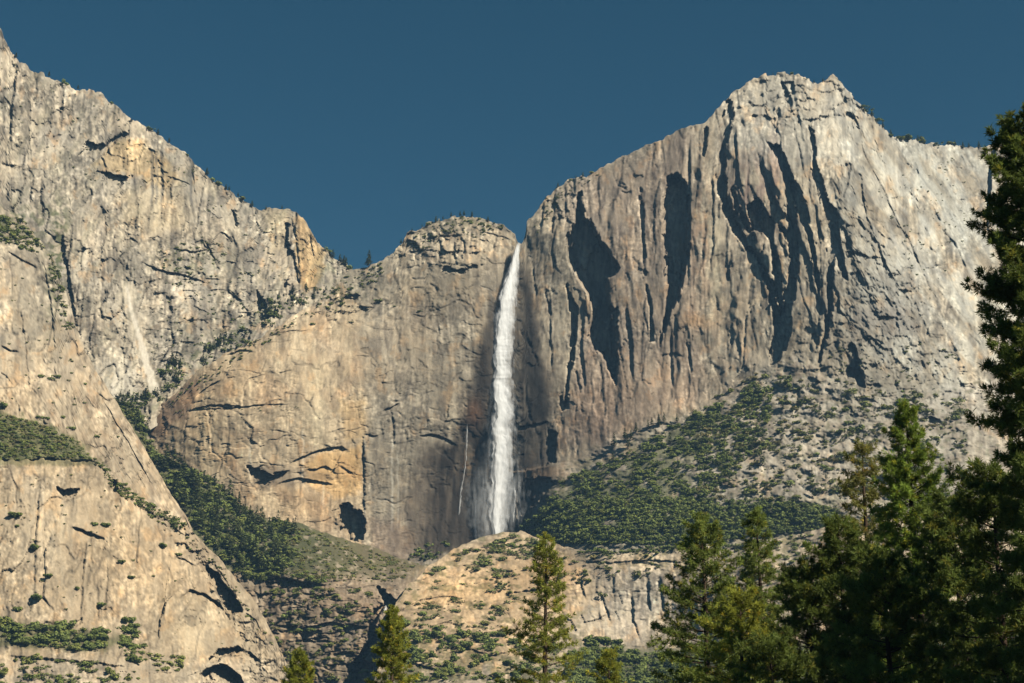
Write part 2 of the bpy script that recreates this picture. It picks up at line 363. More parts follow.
RECESS = [  # outline, depth in metres
    ([(667, 178), (676, 172), (686, 183), (688, 199), (688, 254), (685, 269), (680, 298), (669, 317), (659, 348), (661, 330), (664, 310), (666, 285), (663, 238), (663, 199)], 36),
    ([(576, 197), (581, 192), (583, 206), (585, 218), (595, 227), (600, 241), (608, 250), (619, 268), (615, 276), (607, 279), (611, 311), (616, 336), (618, 367), (616, 385), (611, 374), (602, 355), (594, 350), (588, 336), (592, 311), (587, 293), (577, 278), (567, 258), (566, 236), (574, 222)], 40),
    ([(612, 311), (618, 305), (617, 344), (618, 372), (615, 384), (611, 372), (610, 330)], 14),
    ([(565, 280), (573, 301), (577, 309), (576, 335), (573, 362), (569, 376), (567, 400), (564, 407), (566, 380), (570, 345), (569, 305)], 12),
    ([(558, 392), (562, 397), (564, 405), (569, 395), (568, 408), (562, 411), (559, 405)], 8),
    ([(644, 278), (652, 303), (653, 340), (650, 342), (649, 305)], 7),
    ([(638, 180), (642, 190), (645, 235), (645, 275), (642, 260), (641, 225)], 6),
    ([(705, 124), (709, 128), (708, 144), (703, 157), (699, 148), (701, 136)], 13),
    ([(727, 101), (734, 101), (733, 119), (727, 140), (726, 177), (727, 200), (739, 227), (748, 244), (753, 254), (747, 252), (733, 233), (722, 208), (715, 190), (714, 169), (719, 142), (722, 119)], 17),
    ([(729, 186), (733, 190), (744, 215), (752, 226), (753, 240), (745, 228), (735, 208)], 10),
    ([(746, 205), (758, 198), (768, 213), (776, 225), (774, 236), (777, 258), (782, 289), (785, 313), (780, 315), (776, 295), (772, 274), (769, 239), (758, 230), (752, 230)], 22),
    ([(768, 143), (780, 146), (790, 169), (799, 193), (796, 200), (797, 235), (799, 246), (797, 282), (793, 305), (790, 335), (786, 350), (777, 362), (770, 365), (768, 350), (773, 335), (773, 313), (767, 290), (758, 262), (748, 246), (754, 248), (765, 268), (774, 285), (780, 312), (783, 302), (787, 274), (790, 254), (788, 244), (779, 226), (787, 230), (786, 200), (782, 178), (776, 160)], 22),
    ([(789, 178), (797, 182), (805, 200), (811, 229), (816, 246), (818, 270), (821, 289), (817, 296), (814, 278), (810, 250), (804, 231), (798, 212), (792, 198)], 17),
    ([(809, 126), (815, 138), (817, 158), (825, 190), (829, 202), (836, 209), (838, 225), (840, 240), (843, 258), (847, 280), (842, 276), (836, 258), (834, 268), (833, 297), (832, 315), (829, 329), (820, 362), (817, 364), (823, 337), (826, 313), (827, 280), (826, 242), (826, 218), (819, 200), (813, 180), (809, 150)], 17),
    ([(851, 343), (855, 343), (859, 360), (866, 388), (859, 386), (854, 378), (847, 380), (844, 366), (844, 354)], 18),
    ([(780, 78), (787, 89), (792, 103), (790, 113), (785, 104), (781, 89)], 11), ([(776, 107), (780, 109), (778, 134), (775, 136)], 7),
    ([(845, 163), (851, 165), (848, 186), (844, 197), (840, 197), (843, 178)], 8), ([(857, 172), (861, 176), (864, 200), (861, 206), (858, 190)], 6),
    ([(845, 113), (853, 114), (857, 119), (861, 130), (856, 126), (850, 119)], 10),
    
    ([(549, 430), (556, 433), (556, 462), (546, 465), (546, 451)], 14),
    ([(517, 483), (537, 477), (558, 481), (540, 500), (517, 520)], 14),
    ([(339, 504), (347, 503), (362, 513), (365, 522), (364, 541), (352, 541), (341, 541)], 26),
    ([(246, 466), (259, 470), (273, 474), (286, 472), (276, 480), (269, 484), (259, 491), (251, 482)], 10),
    ([(441, 272), (446, 265), (454, 269), (470, 267), (482, 265), (468, 270), (461, 276), (456, 274)], 9),
    ([(457, 255), (464, 243), (465, 252), (461, 258)], 8),
]
CORNER = [([(997, 138), (991, 175), (988, 235)], 26, 12), ([(690, 130), (690, 250), (688, 290)], 8, 6), ([(713, 160), (714, 230), (713, 260)], 5, 5), ([(735, 120), (738, 170), (744, 200)], 6, 5), ([(757, 150), (770, 190), (788, 225)], 8, 5),
    ([(626, 300), (632, 340), (634, 385)], 6, 6), ([(672, 330), (673, 390)], 6, 5), ([(598, 170), (600, 230)], 4, 5), ([(861, 180), (866, 215), (880, 250), (890, 275)], 7, 3), ([(868, 113), (875, 140), (884, 165)], 6, 3),
    ([(545, 200), (541, 230)], 8, 4), ([(556, 190), (553, 235)], 9, 4), ([(565, 183), (567, 222)], 9, 4), ([(575, 178), (574, 200)], 8, 4), ([(900, 180), (930, 215), (960, 250)], 6, 5),
    ([(363, 436), (364, 520)], 4, 3), ([(700, 126), (699, 160)], 5, 3), ([(820, 215), (822, 300)], 4, 4), ([(790, 110), (800, 150), (806, 180)], 5, 4), ([(585, 300), (582, 350), (586, 390)], 5, 6), ([(550, 300), (553, 380)], 4, 6)]
ROOF = [([(286, 465), (300, 458), (314, 452), (330, 448), (341, 447), (350, 451)], 7, 4), ([(304, 470), (316, 469), (325, 466), (334, 471)], 5, 4), ([(274, 486), (286, 481), (298, 478), (318, 481), (335, 485)], 6, 5), ([(338, 465), (347, 470), (355, 476)], 4, 3),
    ([(252, 484), (270, 478), (290, 470)], 6, 5), ([(364, 435), (378, 436)], 5, 2), ([(382, 411), (390, 408), (401, 402)], 6, 3), ([(514, 427), (530, 426), (549, 421)], 6, 3), ([(418, 435), (438, 435), (448, 440), (458, 446)], 7, 3), ([(508, 473), (525, 471), (543, 467), (566, 462)], -10, 10),
    ([(185, 412), (210, 405), (240, 406)], 5, 3), ([(196, 396), (210, 385), (222, 380)], 6, 3), ([(186, 410), (230, 408), (262, 405), (296, 404)], 4, 3), ([(260, 338), (290, 331), (316, 330)], 4, 3), ([(225, 356), (240, 350), (255, 352)], 5, 3), ([(415, 240), (440, 236), (465, 235)], 5, 4), ([(395, 258), (420, 250), (438, 250)], 5, 4), ([(480, 232), (500, 236), (512, 240)], 4, 3),
    ([(330, 300), (345, 297), (360, 300)], 6, 4), ([(322, 318), (340, 312), (352, 316)], 5, 4), ([(620, 190), (626, 193), (632, 191)], 4, 2), ([(612, 172), (618, 185), (628, 190)], 3, 2), ([(660, 356), (672, 353), (684, 356)], 3, 3), ([(852, 342), (870, 336), (886, 345)], 5, 4), ([(718, 375), (726, 371), (732, 366)], 3, 3)]
def relief_face(U, V):
    D = np.zeros_like(U); M = pmask(U, V, MASSIF, 14, 8, 30, 5); T = pmask(U, V, TALUS, 7, 5, 14, 6)
    TT = sstep(0, 1, ell(U, V, 440, 245, 60, 26) + ell(U, V, 340, 300, 26, 24) + 0.9 * ell(U, V, 560, 205, 24, 26))
    Rr = pmask(U, V, RIGHTS, 25, 10, 30, 8)
    # leaning flutes of the massif, square slabs of the wall
    lean = U - 0.24 * (V - 200) * sstep(690, 760, U) - 0.22 * (V - 200) * sstep(820, 900, U)
    lw = lean + 5 * fbm(U / 30, V / 50, 3, 81)
    calm = .35 + .65 * sstep(672, 712, U)
    D += 9 * M * (1 - T) * (1 - .5 * Rr) * calm * saw(lw, V, 82, 52, .8, 190)
    D += 3.6 * M * (1 - T) * calm * saw(lw, V, 86, 19, .7, 120)
    SM = pmask(U, V, [(735, 92), (770, 70), (845, 78), (870, 118), (800, 130), (740, 120)], 8, 5); D += SM * (7 * blocks(U / 13, V / 9, 87) + 4 * blocks(U / 6, V / 5, 88))
    r1 = rough(U - 0.25 * (V - 300) * Rr * 2, V, 100, 9, 2.6, 1.1, 30, 95)
    r2 = rough(U, V, 140, 7, 3, 1.3, 46, 40)
    k = sstep(-.1, .1, U - 525 + 0 * V) * 0.8 + 0.1
    quiet = 0.62 + 0.28 * M * sstep(690, 720, U) + 0.5 * TT
    TINT[101] = TINT[100] * k; TINT[102] = TINT[140] * (1 - k); CR[101] = CR[100] * k * (1 - T); CR[102] = CR[140] * (1 - k) * (1 - T)
    D += (1 - T) * quiet * (k * r1 + (1 - k) * r2)
    D += TT * (9 * blocks(U / 13, V / 11, 171) + 5 * blocks(U / 6, V / 6, 177))
    D += Rr * (1 - T) * (5 * fbm((U - 0.6 * V) / 14, V / 30, 4, 181, .6) + 3 * blocks((U - .6 * V) / 9, V / 14, 183))
    RF = pmask(U, V, [(838, 205), (875, 225), (905, 262), (935, 320), (990, 390), (990, 440), (800, 400), (792, 345), (836, 300)], 12, 12, 20, 33)
    D += RF * (6 * blocks(U / 16, V / 16, 184) + 4 * blocks(U / 7, V / 8, 186) + 4 * fbm(U / 12, V / 12, 5, 188, .65))
    D += T * (9 * fbm(U / 30, V / 16, 5, 191, .58) + 3 * blocks(U / 15, V / 8, 193) * sstep(0, .3, fbm(U / 30, V / 20, 2, 197)) + 1.3 * blocks(U / 4, V / 3, 195))
    for p, d in RECESS: recess(D, U, V, p, d, soft=2.6 if d in (40, 36) else .8, seed=int(p[0][0]))
    for p, d, w in CORNER: corner(D, U, V, p, d, w)
    for p, d, h in ROOF: roof(D, U, V, p, d, h)
    for p in [[(363, 436), (364, 517)], [(575, 369), (581, 393)], [(747, 310), (744, 345), (742, 372)], [(686, 340), (692, 375)], [(392, 410), (394, 445)], [(520, 330), (530, 345), (538, 366)], [(545, 290), (550, 315)], [(532, 260), (536, 300)]]:
        crack(D, U, V, p, 1.6, 4)
    # the niche the fall drops down, and its dished base
    D += 10 * ell(U, V, 508, 400, 14, 150) + 9 * ell(U, V, 490, 500, 45, 34)
    return D
def colour_face(U, V, D):
    M = pmask(U, V, MASSIF, 14, 8, 30, 5); T = pmask(U, V, TALUS, 7, 5, 14, 6); Rr = pmask(U, V, RIGHTS, 30, 10, 30, 8)
    C = rock_base(U, V, GREY, 200, .45, .38, .3, tints=(101, 102))
    dome = pmask(U, V, [(110, 420), (200, 360), (300, 310), (360, 300), (366, 430), (365, 560), (100, 560)], 10, 8, 25, 9)
    n = fbm(U / 28, V / 34, 4, 211)
    C = zone(C, 0.75 * dome, np.array((.47, .36, .235)) * 1.0)
    C = zone(C, 0.5 * dome * sstep(-.05, .4, n), (.55, .46, .34)); C = zone(C, 0.55 * dome * sstep(.1, .5, -n), (.37, .275, .19))
    grey = pmask(U, V, [(366, 330), (450, 270), (545, 240), (560, 560), (366, 560)], 9, 6, 20, 10)
    C = zone(C, 0.6 * grey, (.255, .215, .165))
    C = zone(C, 0.55 * pmask(U, V, [(395, 262), (440, 240), (515, 236), (500, 268), (440, 290), (395, 300)], 10, 8), (.42, .345, .25))
    C = zone(C, 0.5 * ell(U, V, 410, 330, 24, 45), (.42, .33, .23))
    pk = pmask(U, V, [(560, 190), (690, 130), (700, 330), (700, 400), (600, 440), (560, 440), (590, 300)], 12, 8, 25, 12)
    C = zone(C, 0.5 * pk, (.37, .28, .22))
    C = zone(C, 0.6 * ell(U, V, 702, 240, 9, 60) * sstep(-.3, .3, fbm(U / 6, V / 20, 3, 215)), (.45, .29, .185))
    C = zone(C, 0.6 * ell(U, V, 716, 250, 7, 60), (.47, .41, .29))
    C = zone(C, 0.75 * ell(U, V, 752, 195, 24, 42) * sstep(-.4, .2, fbm(U / 7, V / 28, 3, 217)), (.27, .185, .155))
    C = zone(C, 0.55 * ell(U, V, 722, 175, 9, 45), (.2, .185, .17))
    C = zone(C, 0.5 * ell(U, V, 775, 165, 6, 30), (.4, .25, .18))
    C = zone(C, 0.55 * ell(U, V, 715, 320, 34, 70) * sstep(-.3, .3, fbm(U / 16, V / 16, 3, 219)), (.44, .33, .235))
    C = zone(C, 0.55 * ell(U, V, 650, 400, 70, 35), (.46, .345, .24)); C = zone(C, 0.6 * ell(U, V, 595, 420, 30, 45), (.385, .275, .195))
    C = zone(C, 0.6 * ell(U, V, 695, 322, 16, 7), (.48, .31, .16))
    C = zone(C, 0.75 * Rr * sstep(-.5, .2, fbm((U - .6 * V) / 18, V / 40, 3, 221)), (.57, .535, .455))
    C = zone(C, 0.5 * Rr * sstep(.05, .45, fbm((U - .6 * V) / 9, V / 26, 4, 225)), (.30, .275, .235))
    C = zone(C, 0.6 * pmask(U, V, [(720, 100), (770, 75), (850, 85), (855, 150), (800, 170), (730, 150)], 12, 6), (.46, .43, .37))
    C = zone(C, 0.45 * ell(U, V, 905, 290, 50, 60), (.30, .27, .23)); C = zone(C, 0.5 * pmask(U, V, [(850, 310), (900, 300), (925, 330), (850, 345)], 6, 6), (.22, .18, .15))
    C = zone(C, 0.6 * pmask(U, V, [(845, 165), (862, 165), (872, 200), (850, 215), (838, 200)], 4, 4), (.2, .185, .16))
    C = zone(C, 0.8 * pmask(U, V, [(838, 205), (875, 225), (905, 262), (935, 320), (965, 390), (962, 480), (880, 440), (800, 400), (792, 345), (836, 300)], 12, 12, 20, 33), (.245, .215, .17))
    C = zone(C, 0.6 * pmask(U, V, [(885, 135), (985, 145), (980, 270), (940, 240), (905, 190)], 8, 8, 20, 34), (.30, .275, .23))
    C = zone(C, .6 * pmask(U, V, [(800, 385), (970, 380), (970, 520), (840, 500)], 12, 10, 20, 35), (.27, .24, .19))
    # named orange and pale patches of the domed wall
    C = zone(C, 0.75 * pmask(U, V, [(303, 465), (320, 452), (345, 450), (362, 445), (362, 490), (340, 500), (310, 485)], 5, 4, 8, 13), (.50, .335, .16))
    C = zone(C, 0.6 * pmask(U, V, [(340, 400), (364, 400), (366, 440), (345, 440)], 5, 4, 8, 14), (.50, .36, .2))
    C = zone(C, 0.6 * ell(U, V, 312, 505, 30, 22), (.46, .32, .19)); C = zone(C, .6 * ell(U, V, 205, 440, 16, 40), (.58, .48, .33))
    C = zone(C, 0.6 * ell(U, V, 318, 400, 9, 45), (.53, .47, .35)); C = zone(C, 0.5 * ell(U, V, 235, 385, 30, 20), (.52, .39, .25))
    C = zone(C, 0.5 * ell(U, V, 332, 350, 14, 14), (.26, .22, .18)); C = zone(C, .7 * pmask(U, V, [(130, 430), (170, 395), (205, 375), (190, 410), (160, 440)], 6, 5), (.30, .205, .145))
    C = zone(C, 0.65 * pmask(U, V, [(248, 464), (300, 466), (335, 478), (300, 484), (256, 490)], 4, 4), (.19, .16, .13))
    # water streaks left of the fall and at the foot
    for x, v0, v1, w, k in [(303, 430, 482, 1.6, .6), (323, 482, 505, 2, .7), (364, 440, 515, 1.6, .7), (392, 440, 530, 2.0, .55), (398, 450, 530, 1.2, .5), (250, 445, 475, 2, .5)]:
        C = zone(C, k * sstep(w, 0, np.abs(U - x - 1.5 * fbm(V / 20, U * 0, 2, 231))) * sstep(v0 - 6, v0 + 6, V) * sstep(v1 + 6, v1 - 6, V), (.6, .56, .48))
    # dark rock around the fall: wet on the right and at the foot
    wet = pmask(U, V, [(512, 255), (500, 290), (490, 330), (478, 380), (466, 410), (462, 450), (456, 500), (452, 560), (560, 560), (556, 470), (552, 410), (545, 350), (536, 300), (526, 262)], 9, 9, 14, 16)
    C = lerp(C, 0.85 * wet * (0.75 + .5 * fbm(U / 5, V / 45, 3, 241)), FALL_DARK)
    C = lerp(C, 0.85 * pmask(U, V, [(484, 330), (492, 300), (500, 300), (490, 400), (486, 450), (470, 400)], 6, 4), (.05, .043, .037))  # soft dark band down the left side of the fall
    C = lerp(C, 0.85 * pmask(U, V, [(522, 270), (531, 300), (538, 350), (545, 410), (540, 425), (527, 420), (525, 330)], 6, 4), (.055, .047, .04))
    C = lerp(C, 0.85 * pmask(U, V, [(462, 500), (487, 490), (495, 535), (450, 545), (425, 555), (432, 500)], 8, 6), (.05, .042, .037))
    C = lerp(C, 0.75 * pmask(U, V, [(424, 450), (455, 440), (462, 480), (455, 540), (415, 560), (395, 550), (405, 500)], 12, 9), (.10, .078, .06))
    dk = pmask(U, V, [(432, 455), (456, 432), (466, 400), (474, 350), (486, 320), (492, 340), (489, 420), (492, 545), (415, 560), (428, 510)], 9, 8, 14, 38)  # dark patch left of the fall, reaching down to its foot
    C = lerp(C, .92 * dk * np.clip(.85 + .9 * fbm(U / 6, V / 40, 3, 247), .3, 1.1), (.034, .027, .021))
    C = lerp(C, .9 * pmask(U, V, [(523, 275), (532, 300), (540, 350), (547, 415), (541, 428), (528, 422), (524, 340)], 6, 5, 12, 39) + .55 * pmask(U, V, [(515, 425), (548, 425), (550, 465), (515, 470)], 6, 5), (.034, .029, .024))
    C = zone(C, 0.75 * ell(U, V, 474, 412, 8, 12), (.33, .18, .10)); C = zone(C, 0.75 * ell(U, V, 474, 465, 14, 12) * sstep(-.3, .3, fbm(U / 6, V / 6, 3, 245)), (.36, .22, .11))
    C = zone(C, 0.75 * pmask(U, V, [(512, 470), (545, 468), (566, 463), (568, 476), (540, 482), (515, 488)], 4, 3), (.34, .235, .15))
    C = zone(C, 0.5 * pmask(U, V, [(370, 520), (400, 520), (420, 560), (370, 560)], 8, 5), (.33, .235, .17))
    # talus: pale rubble with brush-covered soil
    tn = fbm(U / 26, V / 14, 4, 251)
    C = zone(C, 0.85 * T, (.40, .345, .275)); C = zone(C, T * 0.5 * sstep(-.1, .4, fbm(U / 9, V / 6, 4, 253)), (.52, .46, .37)); C = zone(C, T * 0.5 * sstep(.05, .4, tn), (.27, .21, .15))
    gr = np.clip(pmask(U, V, [(520, 535), (548, 500), (560, 480), (600, 462), (640, 445), (690, 415), (720, 405), (715, 440), (690, 470), (680, 500), (830, 505), (835, 530), (700, 545), (560, 550)], 12, 10, 18, 17), 0, 1)
    C = lerp(C, T * 0.8 * gr * sstep(-.35, .05, fbm(U / 14, V / 9, 4, 255) + .12), GREENG)
    C = zone(C, T * 0.55 * sstep(.1, .35, fbm(U / 8, V / 5, 4, 257)) * sstep(-.3, .3, tn + .2), (.13, .13, .075))
    # brush on the ledges and the ravine edge
    C = zone(C, 0.7 * ell(U, V, 460, 220, 40, 7) * sstep(0, .3, fbm(U / 7, V / 5, 3, 261)), (.10, .105, .06))
    C = zone(C, 0.6 * ell(U, V, 345, 290, 26, 16) * sstep(-.05, .3, fbm(U / 7, V / 6, 3, 263)), (.10, .105, .06))
    g2 = 1 + 0.14 * fbm(U / 2.2, V / 2.6, 3, 271, .7)
    return C * (.55 + .45 * g2)[..., None]
layer("face", "cliff", 112, 1090, TOP_FACE, [(112, 580), (520, 600), (1090, 620)], CTL_FACE, relief_face, colour_face, label="broad granite wall with the waterfall notch and the tall fluted massif", cat="cliff")

# ------------------------------------------------------------------ the far left cliff
TOP_LEFT = [(-60, -40), (-20, 5), (0, 27), (6, 40), (12, 52), (20, 60), (30, 68), (48, 76), (62, 82), (75, 88), (100, 92), (108, 101), (118, 107), (130, 117), (140, 123), (155, 132), (170, 143), (185, 152), (195, 165), (205, 173), (212, 180), (222, 186), (235, 195), (246, 202), (258, 210), (266, 209), (276, 208), (286, 209), (296, 213), (305, 221), (312, 231), (318, 241), (326, 250), (334, 258), (344, 264), (352, 270), (366, 272)]
CTL_LEFT = [(-60, 0, 2100), (0, 60, 2200), (60, 90, 2260), (110, 110, 2330), (160, 150, 2370), (220, 200, 2450), (270, 212, 2500), (300, 225, 2510), (340, 270, 2570), (-60, 300, 2030), (0, 300, 2110), (60, 200, 2200), (60, 380, 2150), (110, 200, 2265), (110, 300, 2215), (110, 400, 2190), (160, 220, 2315), (150, 330, 2250), (160, 400, 2235), (220, 260, 2400), (215, 340, 2330), (270, 260, 2450), (255, 330, 2370), (310, 290, 2480), (365, 300, 2580)]
def relief_left(U, V):
    D = rough(U + .15 * V, V, 300, 11, 4, 1.6, 30, 60)
    D -= 6 * ridged((U + .1 * V + 4 * fbm(U / 30, V / 30, 2, 310)) / 34, V / 200, 3, 311)
    D += 5 * fbm((U + .7 * V) / 14, (V - .5 * U) / 40, 4, 315, .6)
    bro = sstep(.2, .7, ell(U, V, 200, 300, 90, 60)); D += bro * (4 * blocks(U / 14, V / 10, 321) + 4 * fbm((U - V) / 20, (U + V) / 40, 4, 325, .6))
    for p, d in [([(79, 155), (88, 141), (93, 143), (105, 144), (121, 132), (128, 134), (113, 144), (109, 153), (93, 161)], 15), ([(97, 171), (113, 175), (132, 176), (118, 188), (111, 186), (105, 178)], 16),
                 ([(283, 220), (290, 224), (287, 241), (295, 255), (299, 283), (292, 273), (285, 287), (283, 259)], 16), ([(256, 288), (266, 300), (270, 318), (260, 322), (255, 305)], 14), ([(232, 210), (237, 216), (239, 230), (234, 226)], 8), ([(150, 150), (154, 152), (154, 190), (151, 186)], 5), ([(158, 160), (163, 163), (164, 206), (159, 200)], 6)]: recess(D, U, V, p, d, seed=int(p[0][0]))
    for p, d, w in [([(291, 213), (297, 240), (301, 285)], 9, 6), ([(62, 230), (68, 270), (76, 320)], 12, 9), ([(128, 290), (133, 320), (150, 380)], 3, 6), ([(192, 165), (196, 200)], 6, 4), ([(275, 212), (276, 250)], 6, 5), ([(310, 232), (314, 262)], 6, 4), ([(18, 62), (12, 110), (10, 150)], 10, 8), ([(170, 180), (172, 210)], 5, 4), ([(205, 240), (222, 275)], 6, 5)]: corner(D, U, V, p, d, w)
    for p, d, h in [([(140, 262), (160, 270), (185, 276), (210, 284)], 8, 5), ([(170, 248), (195, 252), (215, 248)], 8, 5), ([(0, 163), (10, 165), (18, 166)], 7, 3), ([(165, 176), (180, 180), (192, 186)], 5, 3), ([(225, 290), (240, 300), (252, 318)], 6, 5)]: roof(D, U, V, p, d, h)
    cx = np.interp(V, [285, 310, 330, 350, 375, 392], [127, 131, 137, 143, 150, 155]); D *= 1 - .9 * sstep(9, 4, np.abs(U - cx)) * sstep(280, 290, V) * sstep(400, 388, V)
    return D
def colour_left(U, V, D):
    C = rock_base(U, V, (.37, .335, .28), 400, .4, .42, .4, tints=(300,))
    C = zone(C, 0.7 * pmask(U, V, [(95, 165), (115, 140), (140, 140), (165, 158), (180, 178), (165, 190), (135, 175), (110, 172)], 5, 4, 8, 21), (.50, .36, .19))
    C = zone(C, 0.55 * pmask(U, V, [(120, 190), (175, 185), (195, 225), (150, 235), (125, 220)], 9, 6), (.50, .40, .26))
    C = zone(C, 0.8 * pmask(U, V, [(297, 212), (312, 230), (326, 255), (316, 290), (300, 290), (295, 240)], 4, 4, 8, 22), (.52, .35, .17))
    C = zone(C, 0.5 * pmask(U, V, [(262, 210), (290, 210), (285, 250), (268, 255)], 5, 4), (.46, .36, .22))
    for x in (152, 157, 162, 191): C = zone(C, .65 * sstep(2.2, .5, np.abs(U - x - 1.5 * fbm(V / 14, U * 0, 2, x))) * sstep(146, 156, V) * sstep(212, 200, V), (.09, .085, .085))
    C = zone(C, 0.35 * sstep(.2, .8, ell(U, V, 205, 300, 85, 70)) * sstep(-.2, .3, fbm((U - V) / 16, (U + V) / 30, 4, 411)), (.25, .225, .185))
    C = zone(C, 0.65 * ell(U, V, 130, 340, 22, 70), (.50, .42, .31)); C = zone(C, 0.7 * ell(U, V, 110, 385, 26, 24), (.62, .56, .46))
    # pale rockfall scar
    cx = np.interp(V, [285, 310, 330, 350, 375, 392], [127, 131, 137, 143, 150, 155]); w = np.interp(V, [285, 310, 350, 375, 392], [1.3, 1.9, 3.0, 3.8, 5.5])
    C = lerp(C, .95 * sstep(w + 1.0, w - 1, np.abs(U - cx + 1.5 * fbm(U / 4, V / 8, 2, 413))) * sstep(283, 291, V) * sstep(398, 385, V), (.70, .64, .54))
    vg = 0.75 * ell(U, V, 20, 222, 42, 17) + .9 * ell(U, V, 58, 250, 10, 50) + .45 * ell(U, V, 195, 262, 40, 14, 10) + .5 * ell(U, V, 250, 325, 50, 10, -35) + .55 * ell(U, V, 195, 355, 42, 9, -35) + .6 * ell(U, V, 140, 402, 26, 10) + .4 * ell(U, V, 330, 270, 16, 18)
    C = zone(C, np.clip(1.1 * vg, 0, .9) * sstep(-.12, .22, fbm(U / 9, V / 7, 4, 415)), (.095, .105, .05))
    C = zone(C, .35 * sstep(.2, .45, fbm((U + .6 * V) / 13, (V - .4 * U) / 40, 4, 417)), (.18, .165, .115))
    return C * (1 + 0.14 * fbm(U / 2.2, V / 2.6, 3, 421, .7))[..., None]
layer("left", "cliff", -60, 366, TOP_LEFT, [(-60, 440), (110, 440), (150, 430), (200, 400), (260, 370), (330, 330), (366, 310)], CTL_LEFT, relief_left, colour_left, label="tall cream granite cliff on the left with sloping skyline", cat="cliff")

# ------------------------------------------------------------------ the smooth buttress in front of it
TOP_BUT = [(-60, 150), (-20, 190), (0, 206), (15, 214), (28, 226), (42, 243), (52, 256), (60, 275), (68, 300), (76, 325), (85, 350), (98, 374), (112, 395), (124, 414), (138, 437), (155, 466), (172, 495), (186, 516), (192, 530), (196, 560)]
CTL_BUT = [(-60, 160, 1900), (-60, 420, 1800), (0, 210, 1950), (0, 300, 1900), (0, 400, 1840), (60, 280, 1990), (40, 340, 1920), (40, 420, 1860), (60, 460, 1840), (80, 340, 1980), (90, 420, 1900), (130, 430, 1960), (120, 480, 1900), (185, 516, 1960), (160, 540, 1900), (0, 560, 1800), (100, 560, 1850)]
def relief_but(U, V):
    D = 0.75 * rough(U + .1 * V, V, 500, 8, 2.6, 1.2, 34, 60)
    D += 0.6 * fbm((U - .6 * V) / 8, (V + .6 * U) / 50, 3, 505) * 5 * sstep(350, 400, V)
    for p, d, w in [([(44, 260), (52, 310), (56, 360)], 6, 7), ([(20, 300), (26, 350), (30, 395)], 4, 6), ([(97, 390), (130, 445), (160, 500)], 4, 5)]: corner(D, U, V, p, d, w)
    for p, d, h in [([(0, 345), (10, 350), (20, 352)], 8, 3), ([(0, 372), (8, 378), (14, 386)], 4, 3), ([(6, 250), (25, 262), (40, 268)], 5, 4)]: roof(D, U, V, p, d, h)
    bench = pmask(U, V, [(-70, 412), (0, 414), (40, 424), (75, 441), (98, 462), (-70, 462)], 4, 3); D -= bench * np.clip(V - 412, 0, 60) * .5
    return D
def colour_but(U, V, D):
    C = rock_base(U, V, (.38, .325, .25), 600, .6, .24, .28, tints=(500,))
    C = zone(C, .55 * sstep(330, 400, V) * (U > -90), (.45, .35, .235))
    C = zone(C, .4 * sstep(.05, .4, fbm((U - .6 * V) / 7, (V + .6 * U) / 60, 3, 607)) * sstep(360, 400, V), (.29, .215, .15))
    C = zone(C, np.clip(.85 * ell(U, V, 10, 222, 40, 18) + .7 * ell(U, V, 52, 270, 8, 55), 0, 1) * sstep(-.25, .15, fbm(U / 9, V / 7, 4, 609)), (.09, .10, .048))
    b = pmask(U, V, [(-70, 410), (0, 412), (40, 422), (75, 439), (98, 460), (98, 466), (-70, 466)], 4, 6, 9, 25)
    C = zone(C, .9 * b, (.125, .13, .06)); C = zone(C, .6 * b * sstep(-.1, .3, fbm(U / 8, V / 4, 3, 611)), (.075, .09, .04))
    return C * (1 + 0.14 * fbm(U / 2.2, V / 2.6, 3, 621, .7))[..., None]
layer("but", "cliff", -60, 195, TOP_BUT, [(-60, 620), (195, 640)], CTL_BUT, relief_but, colour_but, edge=.6, label="smooth slabby buttress with a brush bench, left of the green gully", cat="cliff")

# ------------------------------------------------------------------ the green gully and the rocks below it
TOP_GUL = [(105, 396), (116, 401), (130, 404), (139, 408), (146, 430), (155, 450), (165, 459), (183, 465), (200, 474), (218, 483), (232, 496), (243, 507), (258, 515), (271, 521), (300, 523), (323, 532), (348, 541), (373, 546), (395, 556), (415, 563), (440, 568), (480, 575)]
CTL_GUL = [(110, 402, 2150), (135, 406, 2165), (150, 450, 2130), (183, 466, 2110), (243, 508, 2110), (300, 523, 2140), (350, 542, 2150), (400, 560, 2140), (480, 576, 2120), (120, 520, 1990), (200, 530, 2000), (260, 555, 1960), (330, 565, 1960), (400, 580, 1990), (260, 575, 1945), (330, 580, 1930), (390, 600, 1920), (270, 605, 1925), (330, 620, 1910), (300, 650, 1905), (390, 650, 1880), (300, 690, 1895), (400, 690, 1850), (480, 690, 1840), (110, 700, 1950), (300, 780, 1870), (450, 780, 1800)]
